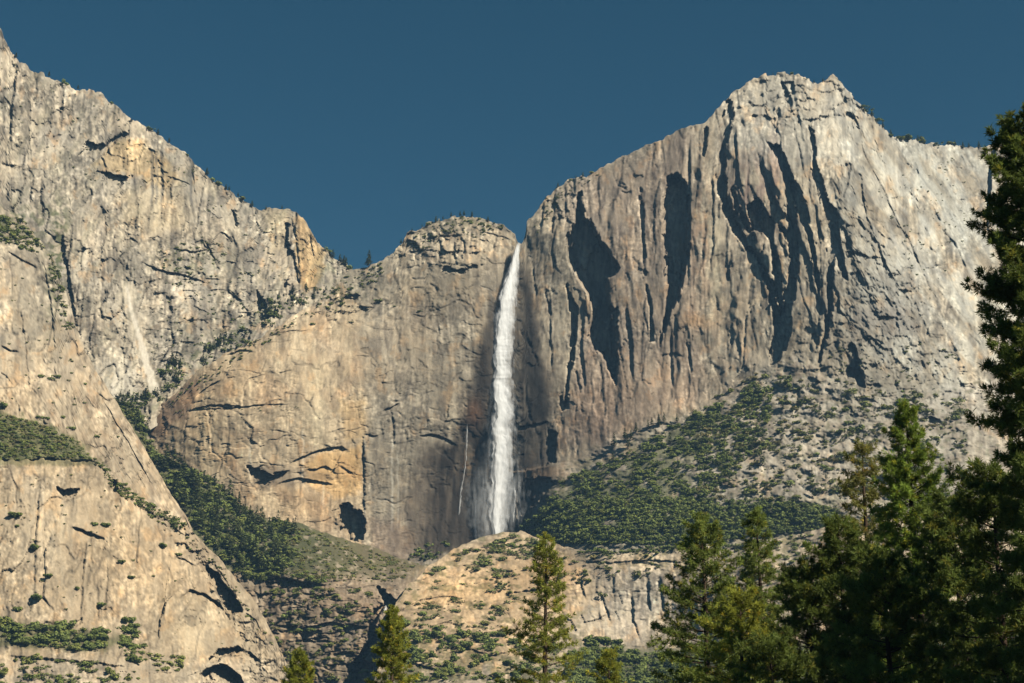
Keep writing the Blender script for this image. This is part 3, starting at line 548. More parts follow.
def relief_gul(U, V):
    lo = sstep(568, 582, V + 4 * fbm(U / 20, V / 20, 2, 701))
    D = (1 - lo) * (6 * fbm(U / 30, V / 18, 5, 703, .55) + 1.5 * blocks(U / 6, V / 4, 705)) + lo * .75 * rough(U, V, 710, 9, 5, 2.2, 44, 18)
    for p, d, h in [([(262, 580), (285, 578), (310, 583), (330, 586)], 10, 6), ([(300, 592), (320, 596), (340, 593)], 8, 4), ([(280, 632), (305, 628), (330, 622), (350, 626), (372, 628)], 9, 6), ([(295, 641), (312, 640), (322, 642)], 9, 5), ([(330, 655), (345, 652), (358, 656)], 8, 5), ([(335, 612), (355, 614)], 5, 3)]: roof(D, U, V, p, d, h)
    for p, d in [([(378, 587), (386, 590), (395, 600), (408, 612), (412, 626), (404, 624), (396, 618), (388, 610), (380, 600)], 40), ([(386, 604), (380, 614), (374, 626), (374, 640), (368, 656), (360, 670), (354, 690), (346, 690), (352, 668), (360, 652), (368, 640), (368, 622), (375, 608)], 34), ([(372, 636), (380, 628), (382, 650), (374, 666)], 26), ([(345, 664), (372, 661), (374, 670), (346, 674)], 18), ([(262, 583), (285, 580), (312, 586), (300, 592), (270, 592)], 9), ([(300, 634), (322, 630), (322, 640), (304, 642)], 8)]: recess(D, U, V, p, d, seed=int(p[0][0]))
    return D
def colour_gul(U, V, D):
    C = rock_base(U, V, (.36, .285, .205), 800, .5, .3, .3, tints=(710,))
    lo = sstep(566, 584, V + 6 * fbm(U / 20, V / 20, 2, 801))
    veg = np.empty_like(C); veg[:] = (.095, .10, .05)
    veg = lerp(veg, sstep(300, 380, U) * .7, (.19, .15, .095)); veg = lerp(veg, .5 * sstep(-.1, .3, fbm(U / 12, V / 8, 4, 803)), (.15, .14, .07))
    veg = lerp(veg, .8 * sstep(.28, .45, fbm(U / 9, V / 6, 4, 805)), (.36, .30, .22))
    C = C * lo[..., None] + veg * (1 - lo)[..., None]
    C = zone(C, lo * .65 * (U > 200), (.29, .22, .155)); C = zone(C, lo * .5 * sstep(0, .35, fbm(U / 14, V / 8, 4, 807)), (.16, .13, .09)); C = zone(C, .5 * lo * ell(U, V, 350, 605, 40, 14), (.45, .34, .24))
    C = zone(C, lo * .6 * pmask(U, V, [(318, 628), (372, 624), (372, 638), (330, 640)], 4, 3) * sstep(-.2, .2, fbm(U / 2.5, V / 20, 2, 811)), (.09, .08, .07))
    C = zone(C, .7 * lo * ell(U, V, 355, 665, 40, 12), (.22, .19, .15))
    return C * (1 + 0.14 * fbm(U / 2.2, V / 2.6, 3, 821, .7))[..., None]
layer("gul", "hill", 105, 480, TOP_GUL, [(105, 778), (480, 778)], CTL_GUL, relief_gul, colour_gul, edge=.4, label="steep green gully slope with broken rocks and a dark gorge below", cat="hillside")

# ------------------------------------------------------------------ the low apron cliff, bottom left
TOP_APR = [(-60, 456), (0, 460), (40, 459), (80, 461), (97, 463), (108, 474), (118, 482), (130, 491), (145, 501), (160, 511), (176, 520), (192, 531), (205, 545), (218, 556), (230, 572), (242, 586), (254, 600), (264, 617), (272, 632), (280, 648), (287, 664), (293, 683), (300, 720), (306, 770)]
CTL_APR = [(-60, 460, 1640), (0, 465, 1660), (90, 468, 1720), (0, 560, 1610), (-60, 640, 1560), (0, 640, 1560), (60, 560, 1640), (60, 640, 1570), (110, 520, 1700), (130, 600, 1650), (120, 660, 1570), (160, 515, 1780), (190, 560, 1760), (180, 640, 1680), (220, 570, 1810), (240, 600, 1820), (235, 660, 1730), (285, 665, 1830), (0, 683, 1500), (120, 690, 1510), (230, 690, 1660), (300, 740, 1780), (0, 770, 1380), (200, 770, 1480)]
def relief_apr(U, V):
    D = 0.8 * rough(U + .1 * V, V, 900, 9, 2.6, 1.2, 34, 62)
    D -= 3.5 * ridged((U + 3 * fbm(U / 20, V / 20, 2, 903)) / 22, V / 150, 3, 904)
    for p, d in [([(56, 487), (62, 491), (70, 489), (79, 489), (76, 495), (68, 498), (61, 494)], 16), ([(206, 566), (213, 568), (222, 580), (232, 592), (240, 604), (242, 611), (232, 614), (226, 610), (219, 595), (212, 580)], 34), ([(199, 674), (206, 668), (218, 663), (232, 668), (241, 676), (243, 690), (225, 690), (212, 682)], 45), ([(206, 660), (220, 650), (238, 646), (244, 650), (226, 656), (212, 664)], 26), ([(96, 600), (100, 605), (98, 625), (95, 612)], 5), ([(72, 622), (82, 618), (80, 625), (74, 627)], 5), ([(112, 478), (118, 482), (120, 494), (112, 492)], 20)]: recess(D, U, V, p, d, seed=int(p[0][0]))
    for p, d, h in [([(70, 528), (80, 529), (92, 534), (106, 539)], 12, 4), ([(178, 600), (190, 590), (204, 594), (220, 604), (232, 622)], 13, 5), ([(130, 495), (145, 508), (160, 520)], 6, 4), ([(174, 556), (185, 560), (196, 566)], 5, 4), ([(0, 655), (40, 658), (90, 662), (140, 668)], 8, 6), ([(244, 612), (256, 620), (262, 632)], 6, 4)]: roof(D, U, V, p, d, h)
    for p, d, w in [([(158, 645), (160, 620), (166, 602), (178, 590)], 13, 5), ([(86, 540), (82, 600), (80, 625)], 5, 5), ([(108, 560), (106, 610)], 4, 5), ([(40, 480), (36, 540), (34, 590)], 4, 6), ([(172, 555), (166, 585), (163, 620)], 5, 4), ([(212, 560), (226, 580), (236, 600)], 4, 4)]: corner(D, U, V, p, d, w)
    D += 4 * sstep(655, 668, V) * blocks(U / 12, V / 8, 911)
    cr_ = pmask(U, V, [(195, 530), (300, 683), (250, 690), (232, 620), (195, 560), (165, 530), (110, 474)], 8, 5, 12, 37); D += cr_ * (10 * blocks(U / 11, V / 10, 913) + 5 * blocks(U / 5, V / 5, 917) + 6 * fbm(U / 8, V / 8, 4, 915, .6))
    return D
def colour_apr(U, V, D):
    C = rock_base(U, V, (.44, .35, .245), 1000, .8, .2, .2, tints=(900,))
    C = zone(C, .5 * ell(U, V, 140, 560, 60, 50), (.47, .36, .235)); C = zone(C, .5 * ell(U, V, 40, 530, 40, 60), (.52, .45, .35))
    C = zone(C, .5 * ell(U, V, 195, 635, 34, 34), (.45, .385, .28)); C = zone(C, .5 * sstep(655, 665, V), (.46, .41, .34))
    C = zone(C, .5 * (V > 0), (.335, .265, .18))
    C = zone(C, .6 * ell(U, V, 205, 585, 14, 12), (.33, .27, .2))
    C = zone(C, .85 * pmask(U, V, [(-70, 618), (10, 624), (50, 626), (100, 632), (128, 640), (100, 652), (40, 648), (-70, 645)], 5, 5, 10, 31), (.095, .10, .05))
    C = zone(C, .7 * pmask(U, V, [(-70, 452), (0, 456), (60, 455), (100, 460), (96, 466), (-70, 465)], 2, 2), (.12, .12, .06))
    return C * (1 + 0.14 * fbm(U / 2.2, V / 2.6, 3, 1021, .7))[..., None]
layer("apr", "cliff", -60, 306, TOP_APR, [(-60, 778), (306, 790)], CTL_APR, relief_apr, colour_apr, edge=.7, label="low tan apron cliff with a leaning flake, bottom left", cat="cliff")

# ------------------------------------------------------------------ the ridge below the fall
TOP_RID = [(366, 720), (372, 690), (378, 668), (384, 645), (390, 618), (396, 602), (404, 590), (414, 580), (424, 570), (436, 562), (446, 554), (460, 545), (474, 540), (490, 535), (505, 532), (520, 531), (535, 536), (548, 541), (562, 546), (580, 550), (600, 552), (620, 554), (640, 550), (662, 546), (690, 546), (720, 548), (750, 546), (775, 540), (800, 534), (830, 526), (870, 522), (930, 515), (1090, 512)]
CTL_RID = [(385, 640, 1820), (400, 600, 1880), (430, 570, 1990), (460, 548, 2060), (515, 532, 2110), (560, 547, 2040), (600, 553, 1960), (660, 547, 1940), (720, 549, 1930), (800, 535, 1920), (950, 516, 1900), (1090, 513, 1900),
    (440, 610, 1870), (440, 660, 1760), (500, 570, 1990), (500, 620, 1860), (500, 660, 1760), (560, 570, 1960), (560, 640, 1850), (620, 565, 1925), (620, 640, 1890), (690, 640, 1870), (690, 560, 1915), (760, 560, 1880), (760, 620, 1780), (900, 560, 1800), (900, 640, 1700), (1090, 640, 1650), (600, 665, 1800), (680, 670, 1780), (400, 700, 1660), (600, 720, 1600), (900, 720, 1500), (600, 778, 1450), (1090, 778, 1400), (380, 778, 1500)]
def relief_rid(U, V):
    face = pmask(U, V, [(560, 560), (600, 556), (700, 556), (720, 600), (700, 650), (590, 650), (555, 620)], 10, 6)
    D = (0.45 * rough(U, V, 1100, 9, 4, 1.4, 60, 26)) * (1 - .5 * face) + face * (3.2 * blocks(U / 14, V / 34, 1107) + 1.6 * blocks(U / 5, V / 14, 1109))
    D += (1 - face) * 5 * fbm(U / 22, V / 9, 4, 1111, .6)
    for p, d, h in [([(398, 612), (420, 600), (446, 596), (470, 600)], 8, 5), ([(430, 640), (460, 646), (490, 655), (520, 650)], 9, 6), ([(500, 596), (530, 590), (560, 592)], 7, 5), ([(402, 660), (430, 668), (470, 672)], 9, 6), ([(446, 566), (480, 566), (510, 572), (530, 566)], 7, 5), ([(570, 560), (610, 563), (650, 560), (690, 563)], 6, 3), ([(580, 624), (595, 620), (608, 614)], 6, 3), ([(440, 590), (470, 584), (500, 578), (530, 574)], 5, 4), ([(424, 628), (445, 622), (465, 626)], 7, 4), ([(480, 640), (500, 630), (520, 618)], 5, 4), ([(470, 560), (490, 556), (508, 562)], 6, 4), ([(612, 566), (640, 562), (665, 566)], 5, 4), ([(415, 608), (430, 602), (444, 606)], 5, 3)]: roof(D, U, V, p, d, h)
    for p, d, w in [([(632, 592), (634, 620), (642, 645)], 5, 4), ([(580, 575), (586, 600)], 5, 4), ([(600, 590), (612, 625)], 4, 4), ([(660, 575), (666, 620)], 4, 4), ([(648, 580), (650, 610)], 4, 3)]: corner(D, U, V, p, d, w)
    return D
def colour_rid(U, V, D):
    C = rock_base(U, V, (.45, .365, .265), 1200, .7, .16, .28, tints=(1100,))
    C = zone(C, .75 * pmask(U, V, [(395, 600), (450, 550), (520, 535), (565, 550), (590, 590), (540, 660), (380, 670)], 14, 10, 20, 36), (.45, .33, .205)); C = zone(C, .5 * ell(U, V, 470, 590, 60, 18), (.5, .36, .2)); C = zone(C, .5 * ell(U, V, 555, 575, 40, 12), (.43, .29, .165))
    C = zone(C, .6 * ell(U, V, 640, 600, 55, 40), (.56, .50, .42)); C = zone(C, .5 * ell(U, V, 640, 560, 50, 7), (.5, .38, .24))
    f = pmask(U, V, [(570, 568), (700, 566), (700, 650), (590, 650)], 8, 6)
    C = zone(C, .6 * f * sstep(.1, .5, fbm((U + 2 * fbm(U / 9, V / 30, 2, 1203)) / 4, V / 40, 3, 1205)), (.19, .165, .14))
    vg = sstep(.1, .35, fbm(U / 15, V / 8, 4, 1207)) * (1 - .8 * f)
    C = zone(C, .7 * vg, (.15, .14, .08)); C = zone(C, .9 * pmask(U, V, [(565, 660), (590, 640), (640, 650), (700, 650), (1100, 620), (1100, 800), (560, 800)], 6, 5), (.08, .09, .042))
    C = zone(C, .6 * pmask(U, V, [(400, 640), (560, 655), (560, 700), (380, 700)], 8, 5) * sstep(-.2, .1, fbm(U / 10, V / 7, 3, 1209)), (.12, .12, .065))
    return C * (1 + 0.14 * fbm(U / 2.2, V / 2.6, 3, 1221, .7))[..., None]
layer("rid", "hill", 366, 1090, TOP_RID, [(366, 780), (1090, 780)], CTL_RID, relief_rid, colour_rid, edge=.6, label="tan rock ridge with a pale cliff band below the waterfall", cat="hillside")
LAYER_BY = LAYERS

# ------------------------------------------------------------------ the air of the valley
hv = np.array([(x, y, z) for z in (-3, 1500) for x, y in ((-3500, -300), (3500, -300), (3500, 4200), (-3500, 4200))], float)
hm = bpy.data.materials.new("valley_air"); hm.use_nodes = True; hn = hm.node_tree.nodes; hn.remove(hn["Principled BSDF"])
pv = hn.new("ShaderNodeVolumePrincipled"); pv.inputs["Color"].default_value = (.34, .64, 1.0, 1); pv.inputs["Density"].default_value = HAZE; pv.inputs["Anisotropy"].default_value = 0.0
hm.node_tree.links.new(pv.outputs[0], hn["Material Output"].inputs["Volume"])
tag(link("haze", mesh_np("haze", hv, np.array([[0, 3, 2, 1], [4, 5, 6, 7], [0, 1, 5, 4], [1, 2, 6, 5], [2, 3, 7, 6], [3, 0, 4, 7]]), hm)), "thin blue air between the viewpoint and the cliffs", "haze", None, "stuff")

# ------------------------------------------------------------------ the waterfall
rng = np.random.default_rng(7)
FV = [243, 250, 262, 280, 300, 320, 345, 362, 385, 412, 440, 457, 475, 490, 503, 518, 531]
FC = [519.5, 518, 515.5, 511, 507.5, 504.5, 502.5, 501.5, 501.5, 502, 501.5, 501, 501, 499.5, 498, 497.5, 498]
FW = [2.2, 3.4, 5.4, 8.2, 11.2, 13.2, 12.8, 12.0, 12.4, 13.2, 14.2, 15, 16.5, 18, 18, 15, 10]
fall = bpy.data.objects.new("waterfall", None); COL.objects.link(fall)
base = P_at(498, 531, 2265); fall.location = tuple(base)
tag(fall, "tall white waterfall plunging from the notch down the middle of the cliff", "waterfall")
vv = np.linspace(242.5, 541, 300); cc = np.interp(vv, FV, FC) + 1.6 * fbm(vv / 26, vv * 0 + 1.5, 2, 31); ww = np.interp(vv, FV, FW)
Yf = np.array([LAYERS["face"](x, y)[1] for x, y in zip(cc, vv)]); Yf = np.minimum(Yf, np.interp(vv, [243, 300, 480, 531], [2316, 2292, 2282, 2268]))
def veil(name, wide, out, cover, dense, seed, v0=242, wid_low=1.0, shift=0, parent=fall, na=21):
    """a rumpled curtain of water bowed toward the valley; cover and dense are how closed its middle is"""
    k = vv >= v0; v_, c_, w_, y_ = vv[k], cc[k] + shift, ww[k] * wide * np.interp(vv[k], [243, 440, 500, 541], [1, 1, wid_low, wid_low * 1.1]), Yf[k]; n = len(v_)
    VV, CC = [], []; st = sstep(v0 - 1, v0 + (6 if v0 < 250 else 60), v_)
    for a in np.linspace(-1, 1, na):
        uu = c_ + a * w_ * (1 + .3 * fbm(v_ / 9, v_ * 0 + a * 2.5, 3, seed)); dep = out * (np.interp(a, [-1, -.62, 1], [0, 1, 0])) + 1.0 * fbm(v_ / 9, v_ * 0 + a * 3, 3, seed + 1)
        VV.append(P_at(uu, v_, y_ - dep) - base); e = (1 - abs(a) ** 1.6)
        CC.append(np.stack([np.full(n, e * cover * 1.5 - .25), st * dense * np.interp(v_, [243, 420, 541], [1, .92, .8]), st * 0], 1))
    idx = np.arange(na * n).reshape(na, n)
    return link(name, mesh_np(name, np.stack(VV).reshape(-1, 3), np.stack([idx[:-1, :-1].ravel(), idx[:-1, 1:].ravel(), idx[1:, 1:].ravel(), idx[1:, :-1].ravel()], 1), M_VEIL, np.stack(CC).reshape(-1, 3), smooth=True), parent)
veil("core", .82, 14, .86, .97, 33, wid_low=.5)
veil("plume", 1.05, 12, .85, .95, 43, wid_low=.75)
veil("plume", 1.35, 10, .42, .5, 53, wid_low=1.1)
veil("mist", 1.7, 9, .45, .30, 63, v0=330, wid_low=1.35)
veil("mist", 2.0, 12, .52, .30, 73, v0=445, wid_low=1.15, shift=-7)
veil("mist", 2.6, 12, .42, .09, 83, v0=455, wid_low=1.15, shift=-7)
def ribbon(name, lay, pts, w, mat, org, parent=None, n=60, off=2.5):
    """one thin thread of water down the rock"""
    q = np.array(pts, float); v_ = np.linspace(q[0, 1], q[-1, 1], n); u_ = np.interp(v_, q[:, 1], q[:, 0]) + .7 * fbm(v_ / 7, v_ * 0 + q[0, 0], 3, 91)
    wd = w * (.6 + .5 * np.abs(fbm(v_ / 6, v_ * 0 + q[0, 0], 3, 93)) * 2) * np.interp(v_, [q[0, 1], q[0, 1] + 6, q[-1, 1] - 4, q[-1, 1]], [.25, 1, 1, .4])
    Y_ = np.array([LAYERS[lay](a, b)[1] for a, b in zip(u_, v_)]); Y_ = np.minimum(Y_, np.convolve(np.pad(Y_, 4, 'edge'), np.ones(9) / 9, 'valid')) - off
    VV = np.stack([P_at(u_ + a * wd, v_, Y_ - 1.2 * (1 - a * a)) - org for a in (-1, -.4, .3, 1)]); idx = np.arange(4 * n).reshape(4, n)
    return link(name, mesh_np(name, VV.reshape(-1, 3), np.stack([idx[:-1, :-1].ravel(), idx[:-1, 1:].ravel(), idx[1:, 1:].ravel(), idx[1:, :-1].ravel()], 1), mat, smooth=True), parent, None if parent else org)
for pts, w in [([(467, 424), (466.5, 445), (465, 468), (461, 490), (459, 515)], .9), ([(476, 500), (475, 520), (476, 540)], 1.2), ([(520, 480), (520.5, 500), (520, 516)], .7), ([(514, 476), (515, 500), (513, 522)], 1.0)]:
    ribbon("rivulet", "face", pts, w, M_RILL, base, fall)
# a glimpse of the lower cascade in the gorge
tag(ribbon("cascade", "gul", [(387, 604), (385.5, 608), (384, 612)], 1.6, M_CASC, LAYERS["gul"](385, 608), None, 16, 4), "small white glimpse of cascade in the dark rocky gorge", "cascade")

# ------------------------------------------------------------------ brush and small trees on the rock
OLIVE, DARKG, GREYG, STRAW, BLUEG = (.31, .33, .085), (.23, .275, .072), (.30, .32, .12), (.35, .30, .12), (.25, .30, .085)
def bush_np(seed, col, n=105):
    rg = np.random.default_rng(seed); lob = rg.normal(0, .42, (5, 3)) * (1, 1, .55); lob[:, 2] = np.abs(lob[:, 2]) + .2
    k = rg.integers(0, 5, n); d = rg.normal(0, 1, (n, 3)); d /= np.linalg.norm(d, axis=1)[:, None]
    c = lob[k] + d * rg.uniform(.25, .5, n)[:, None]; c[:, 2] = np.maximum(c[:, 2], -.15)
    t = np.cross(d, rg.normal(0, 1, (n, 3))); t /= np.linalg.norm(t, axis=1)[:, None] + 1e-9; b = np.cross(d, t) + .5 * d
    s = rg.uniform(.13, .27, n)[:, None]
    V = np.stack([c + t * s, c - t * s * .8 + b * s * .3, c + b * s, c - b * s * .7], 1).reshape(-1, 3)
    i = (np.arange(n) * 4)[:, None]; f = np.concatenate([i + [[0, 2, 1]], i + [[0, 1, 3]]])
    tone = np.repeat(rg.uniform(.88, 1.14, n), 4)[:, None]
    return V.astype(np.float32), f, (np.array(col)[None] * tone).astype(np.float32)
def conif_np(seed, col, n=150, wid=.17):
    rg = np.random.default_rng(seed); h = rg.uniform(.12, 1, n) ** .85; a = rg.uniform(0, 2 * np.pi, n)
    r = wid * (1.04 - h) ** .8 * rg.uniform(.35, 1.25, n) * (1 + .25 * np.sin(h * 40 + seed))
    c = np.stack([r * np.cos(a), r * np.sin(a), h], 1); out = np.stack([np.cos(a), np.sin(a), rg.uniform(-.6, .3, n)], 1)
    t = np.stack([-np.sin(a), np.cos(a), 0 * a], 1); s = (.035 + .05 * (1 - h))[:, None] * rg.uniform(.7, 1.4, n)[:, None]
    V = np.stack([c - out * s, c + t * s * .8, c + out * s * 1.1, c - t * s * .8], 1).reshape(-1, 3)
    i = (np.arange(n) * 4)[:, None]; f = i + [[0, 1, 2, 3]]
    C = np.array(col)[None] * np.repeat(rg.uniform(.8, 1.25, n), 4)[:, None]
    k = len(V); tr = []; 
    for z, rr in ((-.05, .018), (1.0, .003)):
        for q in range(4): tr.append((rr * math.cos(q * 1.571), rr * math.sin(q * 1.571), z))
    V = np.concatenate([V, tr]); f = np.concatenate([f, [[k + q, k + (q + 1) % 4, k + 4 + (q + 1) % 4, k + 4 + q] for q in range(4)]])
    C = np.concatenate([C, np.tile((.09, .065, .045), (8, 1))])
    return V.astype(np.float32), f, C.astype(np.float32)
BUSH = [bush_np(10 + i, c) for i, c in enumerate([OLIVE, DARKG, GREYG, STRAW, BLUEG, DARKG, OLIVE, GREYG])]
BUSH_BIG = [bush_np(30 + i, c, 230) for i, c in enumerate([OLIVE, DARKG, GREYG, STRAW, BLUEG, DARKG, OLIVE, GREYG])]
CON = [conif_np(50 + i, c, 170, w) for i, (c, w) in enumerate([((.17, .20, .075), .2), ((.20, .235, .08), .24), ((.17, .20, .08), .17), ((.25, .27, .09), .27), ((.15, .18, .07), .22)])]
BUSH_ME = [mesh_np("shrub", V, f, M_SCRUB, C) for V, f, C in BUSH_BIG]
CON_ME = [mesh_np("conifer_tree", V, f, M_SCRUB, C) for V, f, C in CON]
items = []     # (size px, kind, variant, position, world size, rotation, label, group)
def put(kind, lay, u, v, s, var, label, group, rg=rng):
    p = LAYERS[lay](u, v); items.append((s, kind, var, p, s * p[1] / F / cp, rg.uniform(0, 6.28), label, group))
def in_poly(poly, n, rg, dens=None):
    p = np.asarray(poly, float); o = []; lo = p.min(0); hi = p.max(0); tries = 0
    while len(o) < n and tries < 60:
        q = rg.uniform(lo, hi, (max(200, 4 * n), 2)).astype(np.float32); m = poly_sdf(q[:, 0], q[:, 1], p) < 0
        if dens is not None: m &= rg.uniform(0, 1, len(q)) < dens(q[:, 0], q[:, 1])
        o += list(q[m]); tries += 1
    return o[:n]
def scatter(kind, lay, poly, n, s0, s1, vars_, label, group, dens=None, pw=1.6):
    for u, v in in_poly(poly, n, rng, dens):
        put(kind, lay, u, v, s0 + (s1 - s0) * rng.uniform(0, 1) ** pw, int(rng.choice(vars_)), label, group)
patch = lambda sc, th, sd: (lambda u, v: sstep(th - .15, th + .15, fbm(u / sc, v / (sc * .65), 3, sd)))
# the gully forest
GULLY = [(146, 446), (165, 460), (183, 466), (200, 476), (218, 485), (243, 509), (262, 519), (285, 524), (300, 530), (296, 556), (280, 576), (262, 584), (240, 578), (215, 552), (190, 520), (165, 480)]
scatter('con', 'gul', GULLY, 165, 9, 21, [0, 1, 2, 4], "dark conifer growing among others in the steep green gully", "conifers in the green gully")
scatter('bush', 'gul', GULLY, 700, 4, 10, [1, 4, 5, 0], "green brush on the floor of the steep gully", "brush in the green gully")
scatter('bush', 'gul', [(270, 522), (323, 533), (400, 560), (415, 566), (400, 582), (330, 582), (270, 580), (285, 545)], 520, 1.8, 5.5, [0, 3, 6, 2, 3], "low brownish green shrub on the slope below the domed wall", "shrubs on the slope below the domed wall")
scatter('bush', 'gul', [(265, 572), (320, 572), (335, 586), (320, 596), (270, 594)], 46, 3, 9, [1, 5, 0], "dark shrub on the rock step at the gully's foot", "shrubs on the rock step at the gully's foot")
scatter('bush', 'gul', [(258, 590), (372, 590), (372, 683), (290, 683), (270, 630)], 240, 2, 8, [0, 1, 5, 3], "small shrub among the broken rocks beside the gorge", "shrubs among the rocks beside the gorge", patch(16, -.03, 901))
scatter('con', 'gul', [(112, 402), (130, 420), (142, 437), (150, 430), (120, 400)], 12, 8, 14, [0, 1, 4], "conifer in the narrow head of the gully", "conifers in the head of the gully")
# talus under the massif
TAL = [(522, 532), (548, 502), (560, 482), (600, 464), (640, 447), (690, 417), (722, 402), (750, 384), (775, 380), (770, 420), (740, 470), (700, 505), (830, 507), (838, 528), (800, 534), (690, 546), (560, 545)]
scatter('bush', 'face', [(522, 530), (545, 508), (600, 498), (690, 500), (830, 507), (836, 527), (790, 533), (690, 545), (560, 544)], 1500, 3, 9, [1, 4, 5, 4, 0], "dark green brush on the bench right of the fall", "brush on the bench right of the fall")
scatter('bush', 'face', TAL, 2300, 2.5, 8.5, [1, 0, 4, 5, 1], "green brush on the talus under the massif", "brush on the talus under the massif", patch(20, -.22, 903))
scatter('bush', 'face', [(690, 412), (760, 372), (830, 380), (960, 400), (975, 520), (840, 520), (700, 500)], 1100, 2.2, 9.5, [2, 0, 1, 7, 3], "grey green shrub on the pale rubble slope", "shrubs on the pale rubble slope", patch(20, -.05, 905))
scatter('con', 'face', [(600, 462), (690, 415), (745, 388), (850, 400), (940, 470), (830, 500), (600, 490)], 42, 6, 14, [0, 2, 4, 1], "small conifer standing on the talus under the massif", "conifers on the talus under the massif")
scatter('con', 'face', [(612, 448), (640, 430), (668, 420), (650, 436), (620, 455)], 10, 9, 16, [0, 4], "slim conifer at the top of the talus against the cliff", "conifers at the top of the talus")
scatter('bush', 'face', [(820, 350), (960, 340), (970, 400), (850, 400)], 80, 1.5, 4.5, [2, 0, 7], "tiny shrub on the rocks at the massif's right foot", "shrubs at the massif's right foot", patch(18, 0, 907))
scatter('bush', 'face', [(870, 190), (960, 150), (978, 230), (930, 300)], 90, 1.3, 3.4, [2, 0, 7], "tiny shrub on the right shoulder of the massif", "shrubs on the right shoulder of the massif", patch(18, 0, 909))
# ledges of the wall and the ravine behind the dome
scatter('bush', 'face', [(400, 246), (425, 228), (460, 217), (500, 226), (505, 240), (450, 236), (405, 262)], 90, 1.6, 5, [1, 0, 5, 2], "shrub on the broken ledges left of the fall's lip", "shrubs on the ledges left of the fall's lip")
scatter('bush', 'face', [(316, 302), (345, 278), (380, 262), (386, 275), (350, 300), (322, 318)], 80, 1.8, 5.5, [1, 0, 5, 2], "shrub on the ledges above the domed wall", "shrubs on the ledges above the domed wall")
scatter('bush', 'face', [(165, 404), (230, 355), (300, 316), (318, 304), (320, 312), (240, 360), (175, 408)], 90, 1.6, 4.5, [1, 0, 5], "shrub along the upper rim of the domed wall", "shrubs along the rim of the domed wall")
scatter('bush', 'face', [(530, 228), (560, 188), (600, 172), (602, 178), (562, 200), (534, 240)], 50, 1.3, 3.4, [1, 0, 2], "shrub on the stepped edge right of the fall's lip", "shrubs right of the fall's lip")
scatter('bush', 'face', [(170, 410), (300, 402), (310, 408), (180, 418)], 22, 1.3, 3.2, [1, 5], "small shrub in the level crack across the domed wall", "shrubs in the crack across the domed wall")
scatter('bush', 'face', [(410, 552), (440, 538), (450, 548), (425, 566), (405, 564)], 26, 3, 7, [1, 5, 4], "dark shrub at the wet foot of the wall", "shrubs at the wet foot of the wall")
for q in [(380, 302, 8), (395, 307, 3), (330, 305, 6), (338, 312, 5), (419, 312, 4), (352, 323, 4), (312, 325, 6), (247, 340, 7)]: put('bush', 'face', q[0], q[1], q[2], 1, "round dark shrub clinging to the wall left of the fall", "shrubs clinging to the wall left of the fall")
for poly, n, s0, s1 in [([(160, 370), (182, 362), (184, 384), (166, 392)], 22, 6, 13), ([(206, 345), (250, 325), (256, 342), (226, 356), (202, 368)], 26, 5, 11), ([(252, 300), (275, 300), (280, 322), (258, 330)], 20, 5, 13), ([(272, 300), (320, 284), (330, 292), (284, 314)], 26, 4, 9), ([(112, 398), (150, 392), (166, 398), (140, 410)], 30, 4, 9)]:
    scatter('con', 'left', poly, n // 2, s0, s1 + 2, [0, 1, 4], "dark conifer in the ravine behind the domed wall", "conifers in the ravine behind the domed wall")
    scatter('bush', 'left', poly, n, s0 * .7, s1 * .7, [1, 5, 4], "dark shrub in the ravine behind the domed wall", "shrubs in the ravine behind the domed wall")
scatter('bush', 'left', [(150, 250), (215, 240), (230, 262), (190, 275), (160, 270)], 70, 1.5, 5, [0, 1, 2], "shrub on the brushy ledges of the left cliff", "shrubs on the ledges of the left cliff")
scatter('bush', 'left', [(0, 30), (100, 95), (220, 190), (340, 266), (300, 300), (180, 250), (60, 160), (0, 130)], 170, 1.2, 3.4, [0, 2, 7], "tiny shrub on the upper left cliff", "shrubs on the upper left cliff", patch(20, .05, 911))
scatter('bush', 'left', [(150, 280), (260, 270), (250, 330), (190, 360), (150, 380)], 130, 1.3, 4, [0, 2, 1], "small shrub on the broken face behind the domed wall", "shrubs on the broken face behind the domed wall", patch(16, .05, 913))
scatter('bush', 'but', [(-10, 212), (20, 220), (44, 248), (40, 256), (10, 245), (-10, 240)], 200, 2.5, 8, [0, 1, 6, 5], "green shrub on the high brushy shelf at the left edge", "shrubs on the high shelf at the left edge")
scatter('bush', 'but', [(48, 252), (60, 276), (72, 330), (62, 330), (52, 290)], 70, 2.5, 6, [0, 1, 5], "shrub in the crease beside the left buttress", "shrubs in the crease of the left buttress")
scatter('bush', 'but', [(-20, 412), (0, 414), (40, 424), (75, 441), (97, 461), (-20, 461)], 620, 2, 6, [0, 1, 6, 1, 3], "low green brush on the bench above the apron cliff", "brush on the bench above the apron cliff")
scatter('bush', 'but', [(0, 250), (60, 290), (100, 400), (150, 480), (120, 480), (40, 410), (0, 400)], 60, 1.3, 4, [0, 1, 2], "small shrub on the slabs of the left buttress", "shrubs on the slabs of the left buttress")
for q in [(5, 408, 11), (40, 377, 6), (58, 378, 8), (50, 380, 6), (38, 418, 6), (47, 420, 8), (63, 418, 6), (73, 430, 9), (72, 362, 5), (85, 385, 5), (98, 438, 6)]: put('bush', 'but', q[0], q[1], q[2], 1, "round dark bush on the slabs above the brush bench", "bushes on the slabs above the brush bench")
